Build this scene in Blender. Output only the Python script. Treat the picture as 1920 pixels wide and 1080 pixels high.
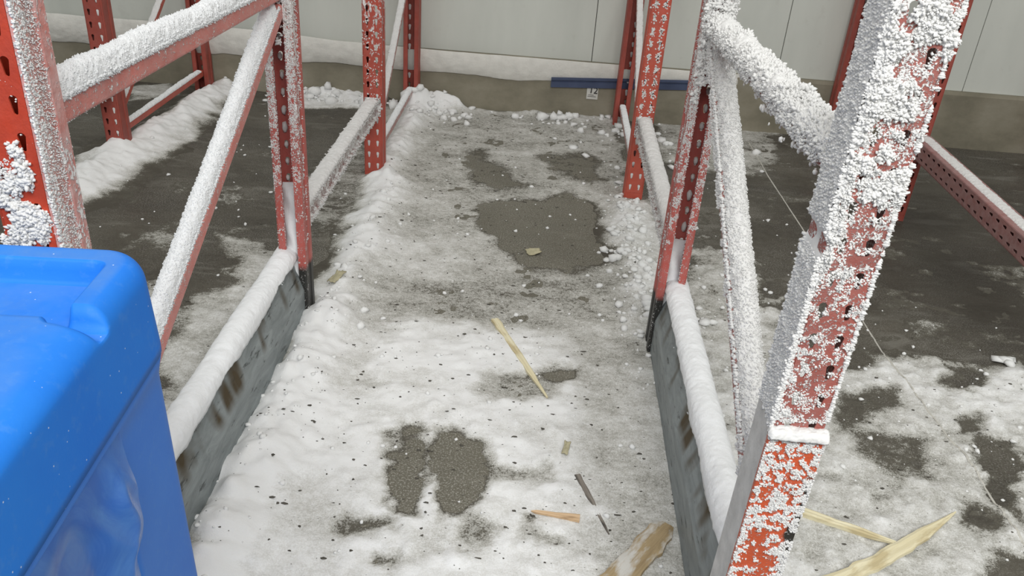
import bpy, math, random
import numpy as np
from mathutils import Matrix, Vector

for o in list(bpy.data.objects):
    bpy.data.objects.remove(o)
rng = np.random.default_rng(7)
random.seed(7)
scene = bpy.context.scene
COL = scene.collection

# ------------------------------------------------------------------ camera
F, PITCH, ROLL, YAW = 1591.92, 0.50946, 0.07577, -0.01877
CAM = np.array([0.10157, -3.43926, 1.42799])
fw = np.array([math.sin(YAW)*math.cos(PITCH), math.cos(YAW)*math.cos(PITCH), -math.sin(PITCH)])
r0 = np.array([math.cos(YAW), -math.sin(YAW), 0.0])
u0 = np.cross(r0, fw)
RT = r0*math.cos(ROLL)+u0*math.sin(ROLL)
UP = -r0*math.sin(ROLL)+u0*math.cos(ROLL)
cd = bpy.data.cameras.new('camera')
cd.sensor_width = 36.0
cd.lens = F/1920*36.0
cd.clip_start = 0.02
cam = bpy.data.objects.new('camera', cd)
COL.objects.link(cam)
M = Matrix(((RT[0], UP[0], -fw[0], CAM[0]), (RT[1], UP[1], -fw[1], CAM[1]), (RT[2], UP[2], -fw[2], CAM[2]), (0, 0, 0, 1)))
cam.matrix_world = M
scene.camera = cam

# ------------------------------------------------------------------ world and lamps
scene.view_settings.view_transform = 'Standard'
scene.view_settings.look = 'None'
scene.view_settings.gamma = 1.0
scene.view_settings.use_curve_mapping = False
scene.view_settings.exposure = 0.25
wd = bpy.data.worlds.new('world')
scene.world = wd
wd.use_nodes = True
bgn = wd.node_tree.nodes['Background']
bgn.inputs[0].default_value = (0.97, 0.98, 0.95, 1)
bgn.inputs[1].default_value = 0.40


def area(name, loc, target, sx, sy, watts, col=(1.0, 0.99, 0.96)):
    l = bpy.data.lights.new(name, 'AREA')
    l.shape = 'RECTANGLE'; l.size = sx; l.size_y = sy; l.energy = watts; l.color = col
    o = bpy.data.objects.new(name, l); COL.objects.link(o)
    o.location = loc
    o.rotation_euler = (Vector(target)-Vector(loc)).to_track_quat('-Z', 'Y').to_euler()
    return o


area('aisle_lamp', (0.6, -5.5, 4.0), (0.0, -1.5, 0.2), 4.0, 1.0, 172)
area('bay_lamp', (0.0, -0.9, 6.5), (0.0, -0.9, 0.0), 5.0, 1.2, 56)

# ------------------------------------------------------------------ layout numbers (metres)
S = 1.132                 # bay spacing
PW = 0.0762               # post face
XL = -0.6015              # left frame line
XR = XL + S
FD = 1.074                # frame depth
GAP = 1.1415              # row spacer length
WALL = 1.0848 + 0.03
YB = -GAP                 # outer face of the near frames' rear posts
YA = -2.3918              # outer face of the near frames' front posts

# ------------------------------------------------------------------ numpy noise


def _hash(ix, iy, iz, seed):
    n = (ix.astype(np.int64)*374761393 + iy.astype(np.int64)*668265263 + iz.astype(np.int64)*2147483647 + seed*974634777) & 0xFFFFFFFF
    n = ((n ^ (n >> 13))*1274126177) & 0xFFFFFFFF
    n = ((n ^ (n >> 16))*2246822519) & 0xFFFFFFFF
    n = n ^ (n >> 15)
    return (n & 0xFFFFFF)/float(0xFFFFFF)


def vnoise(P, seed=0):
    P = np.asarray(P, float)
    if P.shape[1] == 2:
        P = np.c_[P, np.zeros(len(P))]
    I = np.floor(P).astype(np.int64); f = P-I; f = f*f*(3-2*f)
    out = 0
    for a in (0, 1):
        for b in (0, 1):
            for c in (0, 1):
                w = (f[:, 0] if a else 1-f[:, 0])*(f[:, 1] if b else 1-f[:, 1])*(f[:, 2] if c else 1-f[:, 2])
                out = out + w*_hash(I[:, 0]+a, I[:, 1]+b, I[:, 2]+c, seed)
    return out*2-1


def fbm(P, scale, octv=4, seed=0, gain=0.5):
    P = np.asarray(P, float)*scale
    a, s, t = 1.0, 0, 0
    for k in range(octv):
        s = s+a*vnoise(P*(2.03**k)+17.3*k, seed+k); t += a; a *= gain
    return s/t


def sstep(a, b, x):
    t = np.clip((x-a)/(b-a), 0, 1)
    return t*t*(3-2*t)


# ------------------------------------------------------------------ pixel -> point on a plane of the place


def ray(px, py):
    return fw+RT*(px-960)/F+UP*(540-py)/F


def on_floor(px, py, z=0.0):
    d = ray(px, py)
    t = (z-CAM[2])/d[2]
    return CAM+t*d


def on_wall(px, py, y):
    d = ray(px, py)
    t = (y-CAM[1])/d[1]
    return CAM+t*d


# ------------------------------------------------------------------ materials


def srgb(r, g, b):
    def c(v):
        v /= 255.0
        return v/12.92 if v <= 0.04045 else ((v+0.055)/1.055)**2.4
    return (c(r), c(g), c(b), 1.0)


class NT:
    def __init__(s, name, rough=0.6):
        s.m = bpy.data.materials.new(name); s.m.use_nodes = True
        s.t = s.m.node_tree; s.n = s.t.nodes; s.l = s.t.links
        s.b = s.n['Principled BSDF']; s.b.inputs['Roughness'].default_value = rough
        s.b.inputs['Specular IOR Level'].default_value = 0.3
        s.tc = s.n.new('ShaderNodeTexCoord')

    def link(s, a, b): s.l.new(a, b)

    def set(s, sock, v):
        if isinstance(v, bpy.types.NodeSocket): s.l.new(v, sock)
        else: sock.default_value = v

    def mapping(s, scale=(1, 1, 1), coord='Object', rot=(0, 0, 0)):
        m = s.n.new('ShaderNodeMapping'); m.inputs['Scale'].default_value = scale; m.inputs['Rotation'].default_value = rot
        s.link(s.tc.outputs[coord], m.inputs['Vector']); return m.outputs[0]

    def noise(s, scale, detail=4, rough=0.55, vec=None, dist=0.0):
        n = s.n.new('ShaderNodeTexNoise'); n.inputs['Scale'].default_value = scale; n.inputs['Detail'].default_value = detail
        n.inputs['Roughness'].default_value = rough; n.inputs['Distortion'].default_value = dist
        s.link(vec if vec is not None else s.tc.outputs['Object'], n.inputs['Vector']); return n.outputs[0]

    def voro(s, scale, vec=None):
        n = s.n.new('ShaderNodeTexVoronoi'); n.inputs['Scale'].default_value = scale
        s.link(vec if vec is not None else s.tc.outputs['Object'], n.inputs['Vector']); return n.outputs[0]

    def math(s, op, a, b=0.0, c=0.0):
        n = s.n.new('ShaderNodeMath'); n.operation = op
        s.set(n.inputs[0], a); s.set(n.inputs[1], b); s.set(n.inputs[2], c); return n.outputs[0]

    def rng(s, v, a, b, c=0.0, d=1.0):
        n = s.n.new('ShaderNodeMapRange'); s.set(n.inputs[0], v); s.set(n.inputs[1], a); s.set(n.inputs[2], b)
        s.set(n.inputs[3], c); s.set(n.inputs[4], d); return n.outputs[0]

    def mix(s, f, a, b):
        n = s.n.new('ShaderNodeMix'); n.data_type = 'RGBA'
        s.set(n.inputs[0], f); s.set(n.inputs[6], a); s.set(n.inputs[7], b); return n.outputs[2]

    def ramp(s, v, stops):
        n = s.n.new('ShaderNodeValToRGB'); s.link(v, n.inputs[0]); e = n.color_ramp.elements
        while len(e) < len(stops): e.new(0.5)
        for i, (p, c) in enumerate(stops):
            e[i].position = p; e[i].color = c
        return n.outputs[0]

    def attr(s, name):
        n = s.n.new('ShaderNodeAttribute'); n.attribute_name = name; return n.outputs['Fac']

    def sep(s, axis):
        n = s.n.new('ShaderNodeSeparateXYZ'); s.link(s.tc.outputs['Object'], n.inputs[0]); return n.outputs[axis]

    def bump(s, h, strength=0.4, dist=0.004):
        n = s.n.new('ShaderNodeBump'); n.inputs['Strength'].default_value = strength; n.inputs['Distance'].default_value = dist
        s.link(h, n.inputs['Height']); s.link(n.outputs[0], s.b.inputs['Normal'])

    def color(s, v): s.set(s.b.inputs['Base Color'], v)


FROST = srgb(234, 234, 233)
RED = srgb(166, 66, 48)
ORANGE = srgb(222, 88, 34)


def red_frost(name, a_lo=0.0, a_hi=0.0, z0=0.0, z1=1.0, scale=120, stretch=1.0, film=0.0, base=RED, cluster=25, side=0.0, outside=False):
    """red paint under frost: a_lo is the frost cover at height z0, a_hi at z1; film is a thin rime haze"""
    k = NT(name, 0.5)
    z = k.sep(2)
    amt = k.rng(z, z0, z1, a_lo, a_hi)
    if side: amt = k.math('MAXIMUM', amt, k.math('MULTIPLY', k.math('GREATER_THAN', k.sep(0), PW/2-0.0035), side))
    if outside: amt = k.math('MULTIPLY', amt, k.rng(k.sep(1), -0.035, -0.055, 0.0, 1.0))
    v = k.mapping((1, 1, 1.0/stretch))
    n1 = k.noise(scale, 3, 0.6, v)
    n2 = k.noise(cluster, 3, 0.6, v)
    n = k.math('ADD', k.math('MULTIPLY', n1, 0.55), k.math('MULTIPLY', n2, 0.45))
    thr = k.math('SUBTRACT', 0.80, k.math('MULTIPLY', amt, 0.60))
    f = k.rng(n, thr, k.math('ADD', thr, 0.07))
    wear = k.noise(9, 4)
    paint = k.mix(k.rng(wear, 0.35, 0.7), base, tuple(c*0.72 for c in base[:3])+(1,))
    paint = k.mix(k.rng(k.noise(45, 3, 0.5, v), 0.2, 0.8, film*0.6, film*1.3), paint, FROST)
    if outside: paint = k.mix(k.rng(k.sep(2), 0.205, 0.185), paint, srgb(52, 52, 50))
    if name.startswith('orange'):
        wn = k.math('ADD', k.rng(k.sep(0), 0.012, 0.040), k.math('MULTIPLY', k.math('SUBTRACT', k.noise(20, 4), 0.5), 1.2))
        paint = k.mix(k.math('MULTIPLY', k.rng(wn, 0.62, 0.8), k.rng(k.sep(2), 0.575, 0.545)), paint, srgb(58, 56, 52))
    if side: paint = k.mix(k.math('MULTIPLY', k.math('GREATER_THAN', k.sep(0), PW/2-0.0035), k.rng(k.noise(60, 3), 0.3, 0.7, 0.22, 0.48)), paint, FROST)
    k.color(k.mix(f, paint, FROST))
    k.set(k.b.inputs['Roughness'], k.math('ADD', 0.42, k.math('MULTIPLY', f, 0.4)))
    k.bump(k.math('ADD', f, k.math('MULTIPLY', n1, 0.5)), 0.7, 0.003)
    return k.m


def plain(name, col, rough=0.6, var=0.12, scale=12, bump=0.0, bscale=200, metal=0.0):
    k = NT(name, rough)
    n = k.noise(scale, 5)
    k.color(k.mix(k.rng(n, 0.3, 0.7), tuple(c*(1-var) for c in col[:3])+(1,), tuple(min(1, c*(1+var)) for c in col[:3])+(1,)))
    k.b.inputs['Metallic'].default_value = metal
    if bump: k.bump(k.noise(bscale, 3), bump, 0.003)
    return k.m


MT = {}
MT['frost'] = plain('rime_frost', FROST, 0.75, 0.03, 60, 0.3, 300)
MT['frost_grey'] = plain('grey_rime_frost', srgb(214, 213, 212), 0.75, 0.05, 40, 0.3, 300)
MT['snow'] = plain('clean_snow', srgb(236, 238, 240), 0.8, 0.03, 30, 0.35, 240)
MT['red_clean'] = red_frost('red_paint_clean', 0.02, 0.06, 0, 1.2, 140, 1.0, 0.05, srgb(158, 60, 44))
MT['red_orange'] = red_frost('red_paint_bright', 0.18, 0.12, 0.8, 1.2, 190, 1.5, 0.03, srgb(206, 66, 32), side=0.46)
MT['red_dusted'] = red_frost('red_paint_dusted', 0.0, 0.46, 0.12, 0.62, 110, 2.2, 0.06, srgb(180, 64, 42), cluster=34)
MT['red_light'] = red_frost('red_paint_light_frost', 0.02, 0.25, 0.1, 0.7, 130, 1.5, 0.06, srgb(190, 70, 44))
MT['red_speckled'] = red_frost('red_paint_speckled', 0.40, 0.66, 0.35, 1.05, 320, 1.5, 0.11, srgb(184, 60, 44), cluster=90, outside=True)
MT['red_brace'] = red_frost('red_paint_brace_frost', 0.42, 0.42, 0, 1, 300, 1.0, 0.2, cluster=70)
MT['red_pink'] = red_frost('red_paint_pink_rime', 0.40, 0.40, 0, 1, 330, 1.0, 0.24, srgb(214,86,66), cluster=70)
MT['red_thin'] = red_frost('red_paint_thin_frost', 0.42, 0.42, 0, 1, 160, 1.0, 0.25)
MT['red_heavy'] = red_frost('red_paint_heavy_frost', 0.40, 0.52, 0.5, 1.2, 300, 1.0, 0.12, cluster=55)
MT['red_spacer'] = red_frost('red_paint_spacer_rime', 0.60, 0.60, 0, 1, 200, 1.0, 0.3, srgb(140,56,46), cluster=45)
MT['red_dull'] = red_frost('red_paint_dull', 0.16, 0.16, 0, 1, 200, 1.0, 0.18, srgb(128,48,40), cluster=45)
MT['orange'] = red_frost('orange_paint_frost', 0.40, 0.40, 0.3, 0.62, 240, 1.0, 0.05, ORANGE, cluster=60)
MT['bolt'] = plain('galvanised_bolt', srgb(168, 170, 168), 0.45, 0.15, 60, metal=0.3)


def guard_mat():
    k = NT('bare_grey_steel', 0.5)
    v = k.mapping((1, 0.25, 1))
    n = k.noise(30, 5, 0.65, v, 1.2)
    n2 = k.noise(9, 4, 0.6)
    c = k.mix(k.rng(n, 0.32, 0.68), srgb(122, 129, 130), srgb(152, 159, 160))
    z = k.sep(2)
    up = k.math('MULTIPLY', k.rng(z, 0.125, 0.15), k.rng(z, 0.26, 0.23))
    burn = k.math('MULTIPLY', up, k.rng(k.noise(8.5, 2, 0.5, k.mapping((0.2, 1, 0.4))), 0.55, 0.64))
    c = k.mix(burn, c, srgb(74, 62, 40))
    black = k.rng(k.noise(38, 4, 0.7, k.mapping((1, 0.3, 1.6))), 0.60, 0.66)
    c = k.mix(k.math('MULTIPLY', black, 0.7), c, srgb(36, 38, 38))
    k.color(c)
    k.b.inputs['Metallic'].default_value = 0.15
    k.bump(n, 0.3, 0.003)
    return k.m


MT['guard'] = guard_mat()


def wood_mat(name, c1, c2, dark):
    k = NT(name, 0.7)
    v = k.mapping((3, 60, 60))
    n = k.noise(1.5, 6, 0.65, v, 0.4)
    c = k.mix(k.rng(n, 0.3, 0.7), c1, c2)
    n2 = k.rng(k.noise(14, 4, 0.6, k.mapping((0.6, 2, 2))), 0.54, 0.66)
    k.color(k.mix(n2, c, dark))
    k.bump(n, 0.5, 0.003)
    return k.m


MT['wood'] = wood_mat('split_pine', srgb(232, 226, 198), srgb(216, 205, 168), srgb(196, 182, 144))
MT['wood_tan'] = wood_mat('tan_pine', srgb(218, 190, 156), srgb(198, 166, 128), srgb(150, 122, 94))
MT['wood_old'] = wood_mat('weathered_board', srgb(186, 166, 130), srgb(150, 130, 98), srgb(206, 204, 198))
MT['wood_dark'] = wood_mat('grey_splinter', srgb(150, 143, 134), srgb(98, 92, 86), srgb(70, 66, 62))
MT['scrap'] = plain('wet_cardboard', srgb(176, 170, 142), 0.8, 0.15, 60)

# ------------------------------------------------------------------ object helpers


def tag(o, label=None, cat=None, group=None, kind=None):
    if label: o['label'] = label
    if cat: o['category'] = cat
    if group: o['group'] = group
    if kind: o['kind'] = kind
    return o


def mesh(name, V, Fc, mat, parent=None, loc=(0, 0, 0), smooth=False, rot=(0, 0, 0)):
    me = bpy.data.meshes.new(name)
    V = np.asarray(V, dtype=np.float32)
    if isinstance(Fc, np.ndarray):
        nf, k = Fc.shape
        me.vertices.add(len(V)); me.vertices.foreach_set('co', V.ravel())
        me.loops.add(nf*k); me.loops.foreach_set('vertex_index', Fc.astype(np.int32).ravel())
        me.polygons.add(nf); me.polygons.foreach_set('loop_start', np.arange(0, nf*k, k, dtype=np.int32))
        me.update(calc_edges=True); me.validate()
    else:
        me.from_pydata(V.tolist(), [], Fc); me.update()
    if smooth:
        me.polygons.foreach_set('use_smooth', np.ones(len(me.polygons), dtype=bool))
    if mat: me.materials.append(mat)
    o = bpy.data.objects.new(name, me); COL.objects.link(o)
    if parent is not None: o.parent = parent
    o.location = loc; o.rotation_euler = rot
    return o


def empty(name, loc, label, cat, group=None):
    o = bpy.data.objects.new(name, None); o.empty_display_size = 0.1
    COL.objects.link(o); o.location = loc
    return tag(o, label, cat, group)


class Bag:
    """collects several pieces into one mesh"""
    def __init__(s): s.V = []; s.F = []; s.n = 0

    def add(s, V, Fc):
        s.V.append(np.asarray(V, float)); s.F += [tuple(int(i)+s.n for i in f) for f in Fc]; s.n += len(V)

    def box(s, x0, x1, y0, y1, z0, z1):
        s.add([(x, y, z) for z in (z0, z1) for y in (y0, y1) for x in (x0, x1)],
              [(0, 2, 3, 1), (4, 5, 7, 6), (0, 1, 5, 4), (2, 6, 7, 3), (0, 4, 6, 2), (1, 3, 7, 5)])

    def make(s, name, mat, parent=None, loc=(0, 0, 0), smooth=False):
        return mesh(name, np.concatenate(s.V), s.F, mat, parent, loc, smooth)


def bevel(o, w, seg=2):
    m = o.modifiers.new('bevel', 'BEVEL'); m.width = w; m.segments = seg; m.limit_method = 'ANGLE'
    return o


def frame_axes(p0, p1, up=(0, 0, 1)):
    p0 = np.asarray(p0, float); p1 = np.asarray(p1, float)
    d = p1-p0; L = np.linalg.norm(d); d = d/L
    s = np.cross(d, np.asarray(up, float)); s /= np.linalg.norm(s)
    n = np.cross(s, d)
    return p0, d, s, n, L


# ico for crystals
_t = (1+5**.5)/2
ICO_V = np.array([(-1, _t, 0), (1, _t, 0), (-1, -_t, 0), (1, -_t, 0), (0, -1, _t), (0, 1, _t), (0, -1, -_t), (0, 1, -_t), (_t, 0, -1), (_t, 0, 1), (-_t, 0, -1), (-_t, 0, 1)])
ICO_V /= np.linalg.norm(ICO_V[0])
ICO_F = np.array([(0, 11, 5), (0, 5, 1), (0, 1, 7), (0, 7, 10), (0, 10, 11), (1, 5, 9), (5, 11, 4), (11, 10, 2), (10, 7, 6), (7, 1, 8), (3, 9, 4), (3, 4, 2), (3, 2, 6), (3, 6, 8), (3, 8, 9), (4, 9, 5), (2, 4, 11), (6, 2, 10), (8, 6, 7), (9, 8, 1)])
OCT_V = np.array([(1, 0, 0), (-1, 0, 0), (0, 1, 0), (0, -1, 0), (0, 0, 1), (0, 0, -1)], float)
OCT_F = np.array([(0, 2, 4), (2, 1, 4), (1, 3, 4), (3, 0, 4), (2, 0, 5), (1, 2, 5), (3, 1, 5), (0, 3, 5)])


def rand_rot(n):
    q = rng.normal(size=(n, 4)); q /= np.linalg.norm(q, axis=1)[:, None]
    w, x, y, z = q.T
    R = np.empty((n, 3, 3))
    R[:, 0, 0] = 1-2*(y*y+z*z); R[:, 0, 1] = 2*(x*y-z*w); R[:, 0, 2] = 2*(x*z+y*w)
    R[:, 1, 0] = 2*(x*y+z*w); R[:, 1, 1] = 1-2*(x*x+z*z); R[:, 1, 2] = 2*(y*z-x*w)
    R[:, 2, 0] = 2*(x*z-y*w); R[:, 2, 1] = 2*(y*z+x*w); R[:, 2, 2] = 1-2*(x*x+y*y)
    return R


def crystals(C, N, size, stretch=1.4, jitter=0.3, oct_=False):
    """little ice grains at points C, pulled out along N; returns verts, tris"""
    C = np.asarray(C, float); n = len(C)
    bv, bf = (OCT_V, OCT_F) if oct_ else (ICO_V, ICO_F)
    k = len(bv)
    V = np.einsum('nij,kj->nki', rand_rot(n), bv)
    V = V*(1+rng.uniform(-jitter, jitter, (n, k, 1)))
    V = V*np.asarray(size).reshape(n, 1, 1)
    N = np.broadcast_to(np.asarray(N, float), (n, 3))
    along = np.einsum('nki,ni->nk', V, N)
    st = (np.asarray(stretch)*rng.uniform(0.7, 1.3, n))[:, None]
    V = V+along[:, :, None]*N[:, None, :]*(st-1)[:, :, None]
    V = V+C[:, None, :]
    Fc = bf[None]+np.arange(n)[:, None, None]*k
    return V.reshape(-1, 3), Fc.reshape(-1, 3)


class Tri:
    def __init__(s): s.V = []; s.F = []; s.n = 0

    def add(s, V, Fc):
        if len(V) == 0: return
        s.V.append(V); s.F.append(np.asarray(Fc)+s.n); s.n += len(V)

    def make(s, name, mat, parent=None, loc=(0, 0, 0), smooth=False):
        o = mesh(name, np.concatenate(s.V), np.concatenate(s.F), mat, parent, loc, smooth)
        o['kind'] = 'stuff'
        return o


def clusters(C, N, rad, per, grain=0.45):
    """popcorn clumps: per grains around each centre, in the half space of N"""
    C = np.asarray(C, float); n = len(C)
    N = np.broadcast_to(np.asarray(N, float), (n, 3))
    rad = np.broadcast_to(np.asarray(rad, float), (n,))
    D = rng.normal(size=(n, per, 3)); D /= np.linalg.norm(D, axis=2)[:, :, None]
    dn = np.einsum('npi,ni->np', D, N)
    D = D+N[:, None, :]*(np.abs(dn)-dn)[:, :, None]
    P = C[:, None, :]+D*(rad[:, None, None]*rng.uniform(0.35, 1.0, (n, per, 1)))
    sz = rad[:, None]*grain*rng.uniform(0.6, 1.25, (n, per))
    return crystals(P.reshape(-1, 3), D.reshape(-1, 3), sz.ravel(), 1.7)


# ------------------------------------------------------------------ rack posts
PITCH_H = 0.0508
HOLE_X = 0.0185


def teardrop(n=12, k=1.0):
    pts = []
    r1, r2, zc1, zc2 = 0.0062*k, 0.0032*k, 0.0065, -0.0105
    for i in range(n):
        a = 2*math.pi*i/n+math.pi/n
        if math.sin(a) > -0.1: pts.append((r1*math.cos(a), zc1+r1*math.sin(a)))
        else: pts.append((r2*math.cos(a), zc2+r2*math.sin(a)))
    return pts


def post_mesh(H=3.0, face=-1, w=PW, lip=0.019, z_phase=0.03, perforated=True):
    """open C-section rack column; the face with teardrop holes looks towards face*y (y=0 plane), the open side away from it.
    sheet mesh, thickness from a solidify modifier"""
    B = Bag()
    h = w/2
    d = -face*w
    rounds = [(-h+0.004, 0), (-h, -face*0.004)]
    # face with holes: two columns of cells
    ncell = int((H-z_phase)/PITCH_H)
    td = teardrop()
    n = len(td)
    for k in range(ncell):
        za = z_phase+k*PITCH_H; zb = za+PITCH_H; zc = (za+zb)/2
        for xc, xa, xb in ((-HOLE_X, -h+0.004, 0.0), (HOLE_X, 0.0, h-0.004)):
            inner = [(xc+x, 0, zc+z) for x, z in td]
            outer = []
            for x, z in td:
                a = math.atan2(z, x*1.2)
                c_, s_ = math.cos(a), math.sin(a)
                hx = (xb-xc) if c_ > 0 else (xc-xa)
                hz = PITCH_H/2
                t = min(hx/max(abs(c_), 1e-6), hz/max(abs(s_), 1e-6))
                outer.append([xc+c_*t, 0, zc+s_*t])
            cs = [(xb, zb), (xa, zb), (xa, za), (xb, za)]
            for cx_, cz_ in cs:  # snap nearest outer point to the corner
                i = min(range(n), key=lambda j: (outer[j][0]-cx_)**2+(outer[j][2]-cz_)**2)
                outer[i] = [cx_, 0, cz_]
            V = inner+[tuple(o) for o in outer]
            Fs = [(i, (i+1) % n, n+(i+1) % n, n+i) for i in range(n)]
            if face > 0: Fs = [f[::-1] for f in Fs]
            B.add(V, Fs)
    # plain strip below the first cell and above the last
    ztop = z_phase+ncell*PITCH_H
    for za, zb in ((0, z_phase), (ztop, H)):
        if zb-za > 1e-4:
            f = [(0, 1, 2, 3)] if face > 0 else [(3, 2, 1, 0)]
            B.add([(-h+0.004, 0, za), (-h+0.004, 0, zb), (h-0.004, 0, zb), (h-0.004, 0, za)], f)
    # sides and lips, with rounded corner strips
    prof = [(-h+0.004, 0), (-h+0.001, -face*0.001), (-h, -face*0.004), (-h, d*0.30), (-h+0.003, d*0.36), (-h+0.003, d*0.64), (-h, d*0.70), (-h, d+face*0.003), (-h+0.003, d), (-h+lip, d), (-h+lip, d+face*0.008)]
    zs = [0, H]
    for sgn in (1, -1):
        V = []
        for (x, y) in prof:
            for z in zs: V.append((x*sgn, y, z))
        Fs = []
        for i in range(len(prof)-1):
            f = (2*i, 2*i+1, 2*i+3, 2*i+2)
            if (face < 0) == (sgn > 0): f = f[::-1]
            Fs.append(f)
        B.add(V, Fs)
    return B


POST_CACHE = {}


def make_post(parent, y, face, mat, H=3.0, phase=0.03, w=PW):
    key = (face, H, phase, mat.name, w)
    if key in POST_CACHE:
        o = POST_CACHE[key].copy(); COL.objects.link(o); o.parent = parent; o.location = (0, y, 0)
        return o
    o = post_mesh(H, face, w=w, z_phase=phase).make('post', mat, parent, (0, y, 0))
    m = o.modifiers.new('thickness', 'SOLIDIFY'); m.thickness = 0.0022; m.offset = -1
    POST_CACHE[key] = o
    return o


def hole_centres(z0, z1, phase=0.03, cols=(-1, 1)):
    out = []
    k = 0
    while True:
        zc = phase+(k+0.5)*PITCH_H
        if zc > z1: break
        if zc >= z0:
            for c in cols: out.append((c*HOLE_X, 0.0, zc))
        k += 1
    return np.array(out)


def plugs(C, face, k=1.0):
    """snow plugs shaped like the holes, slightly proud"""
    T = Tri()
    td = np.array(teardrop(12, k))
    for c in C:
        kk = 1+rng.uniform(-0.15, 0.25)
        ring = np.c_[c[0]+td[:, 0]*kk, np.full(12, c[1]+face*0.0008), c[2]+td[:, 1]*kk]
        mid = np.array([[c[0]+rng.normal(0, .001), c[1]+face*(0.003+rng.uniform(0, .003)), c[2]+0.003]])
        V = np.r_[ring+rng.normal(0, 0.0007, ring.shape)*np.array([1, 0.3, 1]), mid]
        Fc = [(i, (i+1) % 12, 12) for i in range(12)]
        if face > 0: Fc = [f[::-1] for f in Fc]
        T.add(V, np.array(Fc))
    return T


def tube(name, p0, p1, a, b, mat, parent, r=0.006, open_side=0, gap=0.0):
    """rectangular brace tube from p0 to p1, a wide (sideways) and b tall, local to the parent"""
    P, d, s, n, L = frame_axes(p0, p1)
    prof = []
    for cx_, cz_, a0 in ((a/2-r, b/2-r, 0), (-a/2+r, b/2-r, 90), (-a/2+r, -b/2+r, 180), (a/2-r, -b/2+r, 270)):
        for k in range(4):
            t = math.radians(a0+30*k)
            prof.append((cx_+r*math.cos(t), cz_+r*math.sin(t)))
    # local mesh along its own x axis so that textures follow it
    V = []
    m = len(prof)
    segs = 12
    for i in range(segs+1):
        for (u_, v_) in prof: V.append((L*i/segs, u_, v_))
    Fs = []
    for i in range(segs):
        for j in range(m):
            Fs.append((i*m+j, i*m+(j+1) % m, (i+1)*m+(j+1) % m, (i+1)*m+j))
    Fs.append(tuple(range(m))[::-1]); Fs.append(tuple(range(segs*m, segs*m+m)))
    o = mesh(name, V, Fs, mat, parent, smooth=False)
    R = Matrix(((d[0], -s[0], n[0]), (d[1], -s[1], n[1]), (d[2], -s[2], n[2]))).to_4x4()
    o.matrix_basis = Matrix.Translation(Vector(P)) @ R
    return o, L


def snow_cap(L, width, height, top, seg=0.0026, nprof=36, amp=0.004, seed=0, x0=0.0, side=0.0, scale=90, taper=True, power=0.75, hvar=0.25):
    """ridge of snow along local x, sitting on z=top; half-round section with a rough skin"""
    ns = max(8, int(L/seg))
    xs = np.linspace(x0, x0+L, ns+1)
    th = np.linspace(0, math.pi, nprof)
    X = np.repeat(xs, nprof)
    cs = np.tile(np.cos(th), ns+1); sn = np.tile(np.sin(th), ns+1)
    hv = 1+hvar*fbm(np.c_[X, X*0, X*0], 9, 3, seed+5)
    e = 1.0
    if taper:
        q = (X-x0)/L
        e = np.sqrt(np.clip(np.minimum(q, 1-q)/0.02, 0.05, 1))
    Y = side+width/2*cs*(0.9+0.1*hv)*e
    Z = top-0.003+height*np.sign(sn)*np.abs(sn)**power*hv*e
    P = np.c_[X, Y, Z]
    nrm = np.c_[np.zeros_like(cs), cs, sn]
    dsp = amp*(fbm(P, scale, 4, seed)+0.35*fbm(P, scale*2.6, 2, seed+9))
    P = P+nrm*dsp[:, None]
    P[:, 0] += amp*0.5*fbm(P, scale*2, 2, seed+3)
    Fc = []
    i, j = np.meshgrid(np.arange(ns), np.arange(nprof-1), indexing='ij')
    a = (i*nprof+j).ravel()
    Q = np.c_[a, a+nprof, a+nprof+1, a+1]
    bot = np.arange(ns)
    Qb = np.c_[bot*nprof, bot*nprof+nprof-1, (bot+1)*nprof+nprof-1, (bot+1)*nprof]
    return P, np.r_[Q, Qb][:, ::-1]


def fuzz_line(P, N, density_size, spread):
    n = len(P)
    C = P+rng.normal(0, spread, (n, 3))
    return crystals(C, N, density_size*rng.uniform(0.5, 1.3, n), 1.8, oct_=True)


def cap_on(o, L, width, height, top, amp=0.004, seed=0, name='snow', x0=0.01, x1=None, fringe=True, mat=None, **kw):
    L2 = (x1 if x1 is not None else L-0.01)-x0
    P, Q = snow_cap(L2, width, height, top, amp=amp, seed=seed, x0=x0, **kw)
    T = Tri()
    tri = np.r_[Q[:, [0, 1, 2]], Q[:, [0, 2, 3]]]
    T.add(P, tri)
    if fringe:
        k = int(L2*2600)
        idx = rng.integers(0, len(P), k*2)
        V, Fc = crystals(P[idx], (0, 0, 1), 0.0016*rng.uniform(0.4, 1.2, k*2), 1.6, oct_=True)
        T.add(V, Fc)
        for sg in (-1, 1):
            C = np.c_[rng.uniform(x0, x0+L2, k), np.full(k, sg*width/2+kw.get('side', 0)), top+rng.normal(0, 0.002, k)]
            V, Fc = crystals(C, (0, sg*0.7, -0.5), 0.0020*rng.uniform(0.4, 1.2, k), 2.2, oct_=True)
            T.add(V, Fc)
    s = T.make(name, mat or MT['snow'], o, smooth=True)
    return s


def speckle(n, zr, xr, y, nrm, size, seed, thr=-1.0, scale=40, axis='front'):
    """fine rime grains over a flat strip; axis 'front' spans x, 'side' spans y"""
    z = rng.uniform(zr[0], zr[1], n); u_ = rng.uniform(xr[0], xr[1], n)
    P = np.c_[u_, np.full(n, y), z] if axis == 'front' else np.c_[np.full(n, y), u_, z]
    keep = fbm(P, scale, 3, seed) > thr
    P = P[keep]
    return crystals(P, nrm, size*rng.uniform(0.5, 1.4, len(P)), 1.5, oct_=True)


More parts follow.
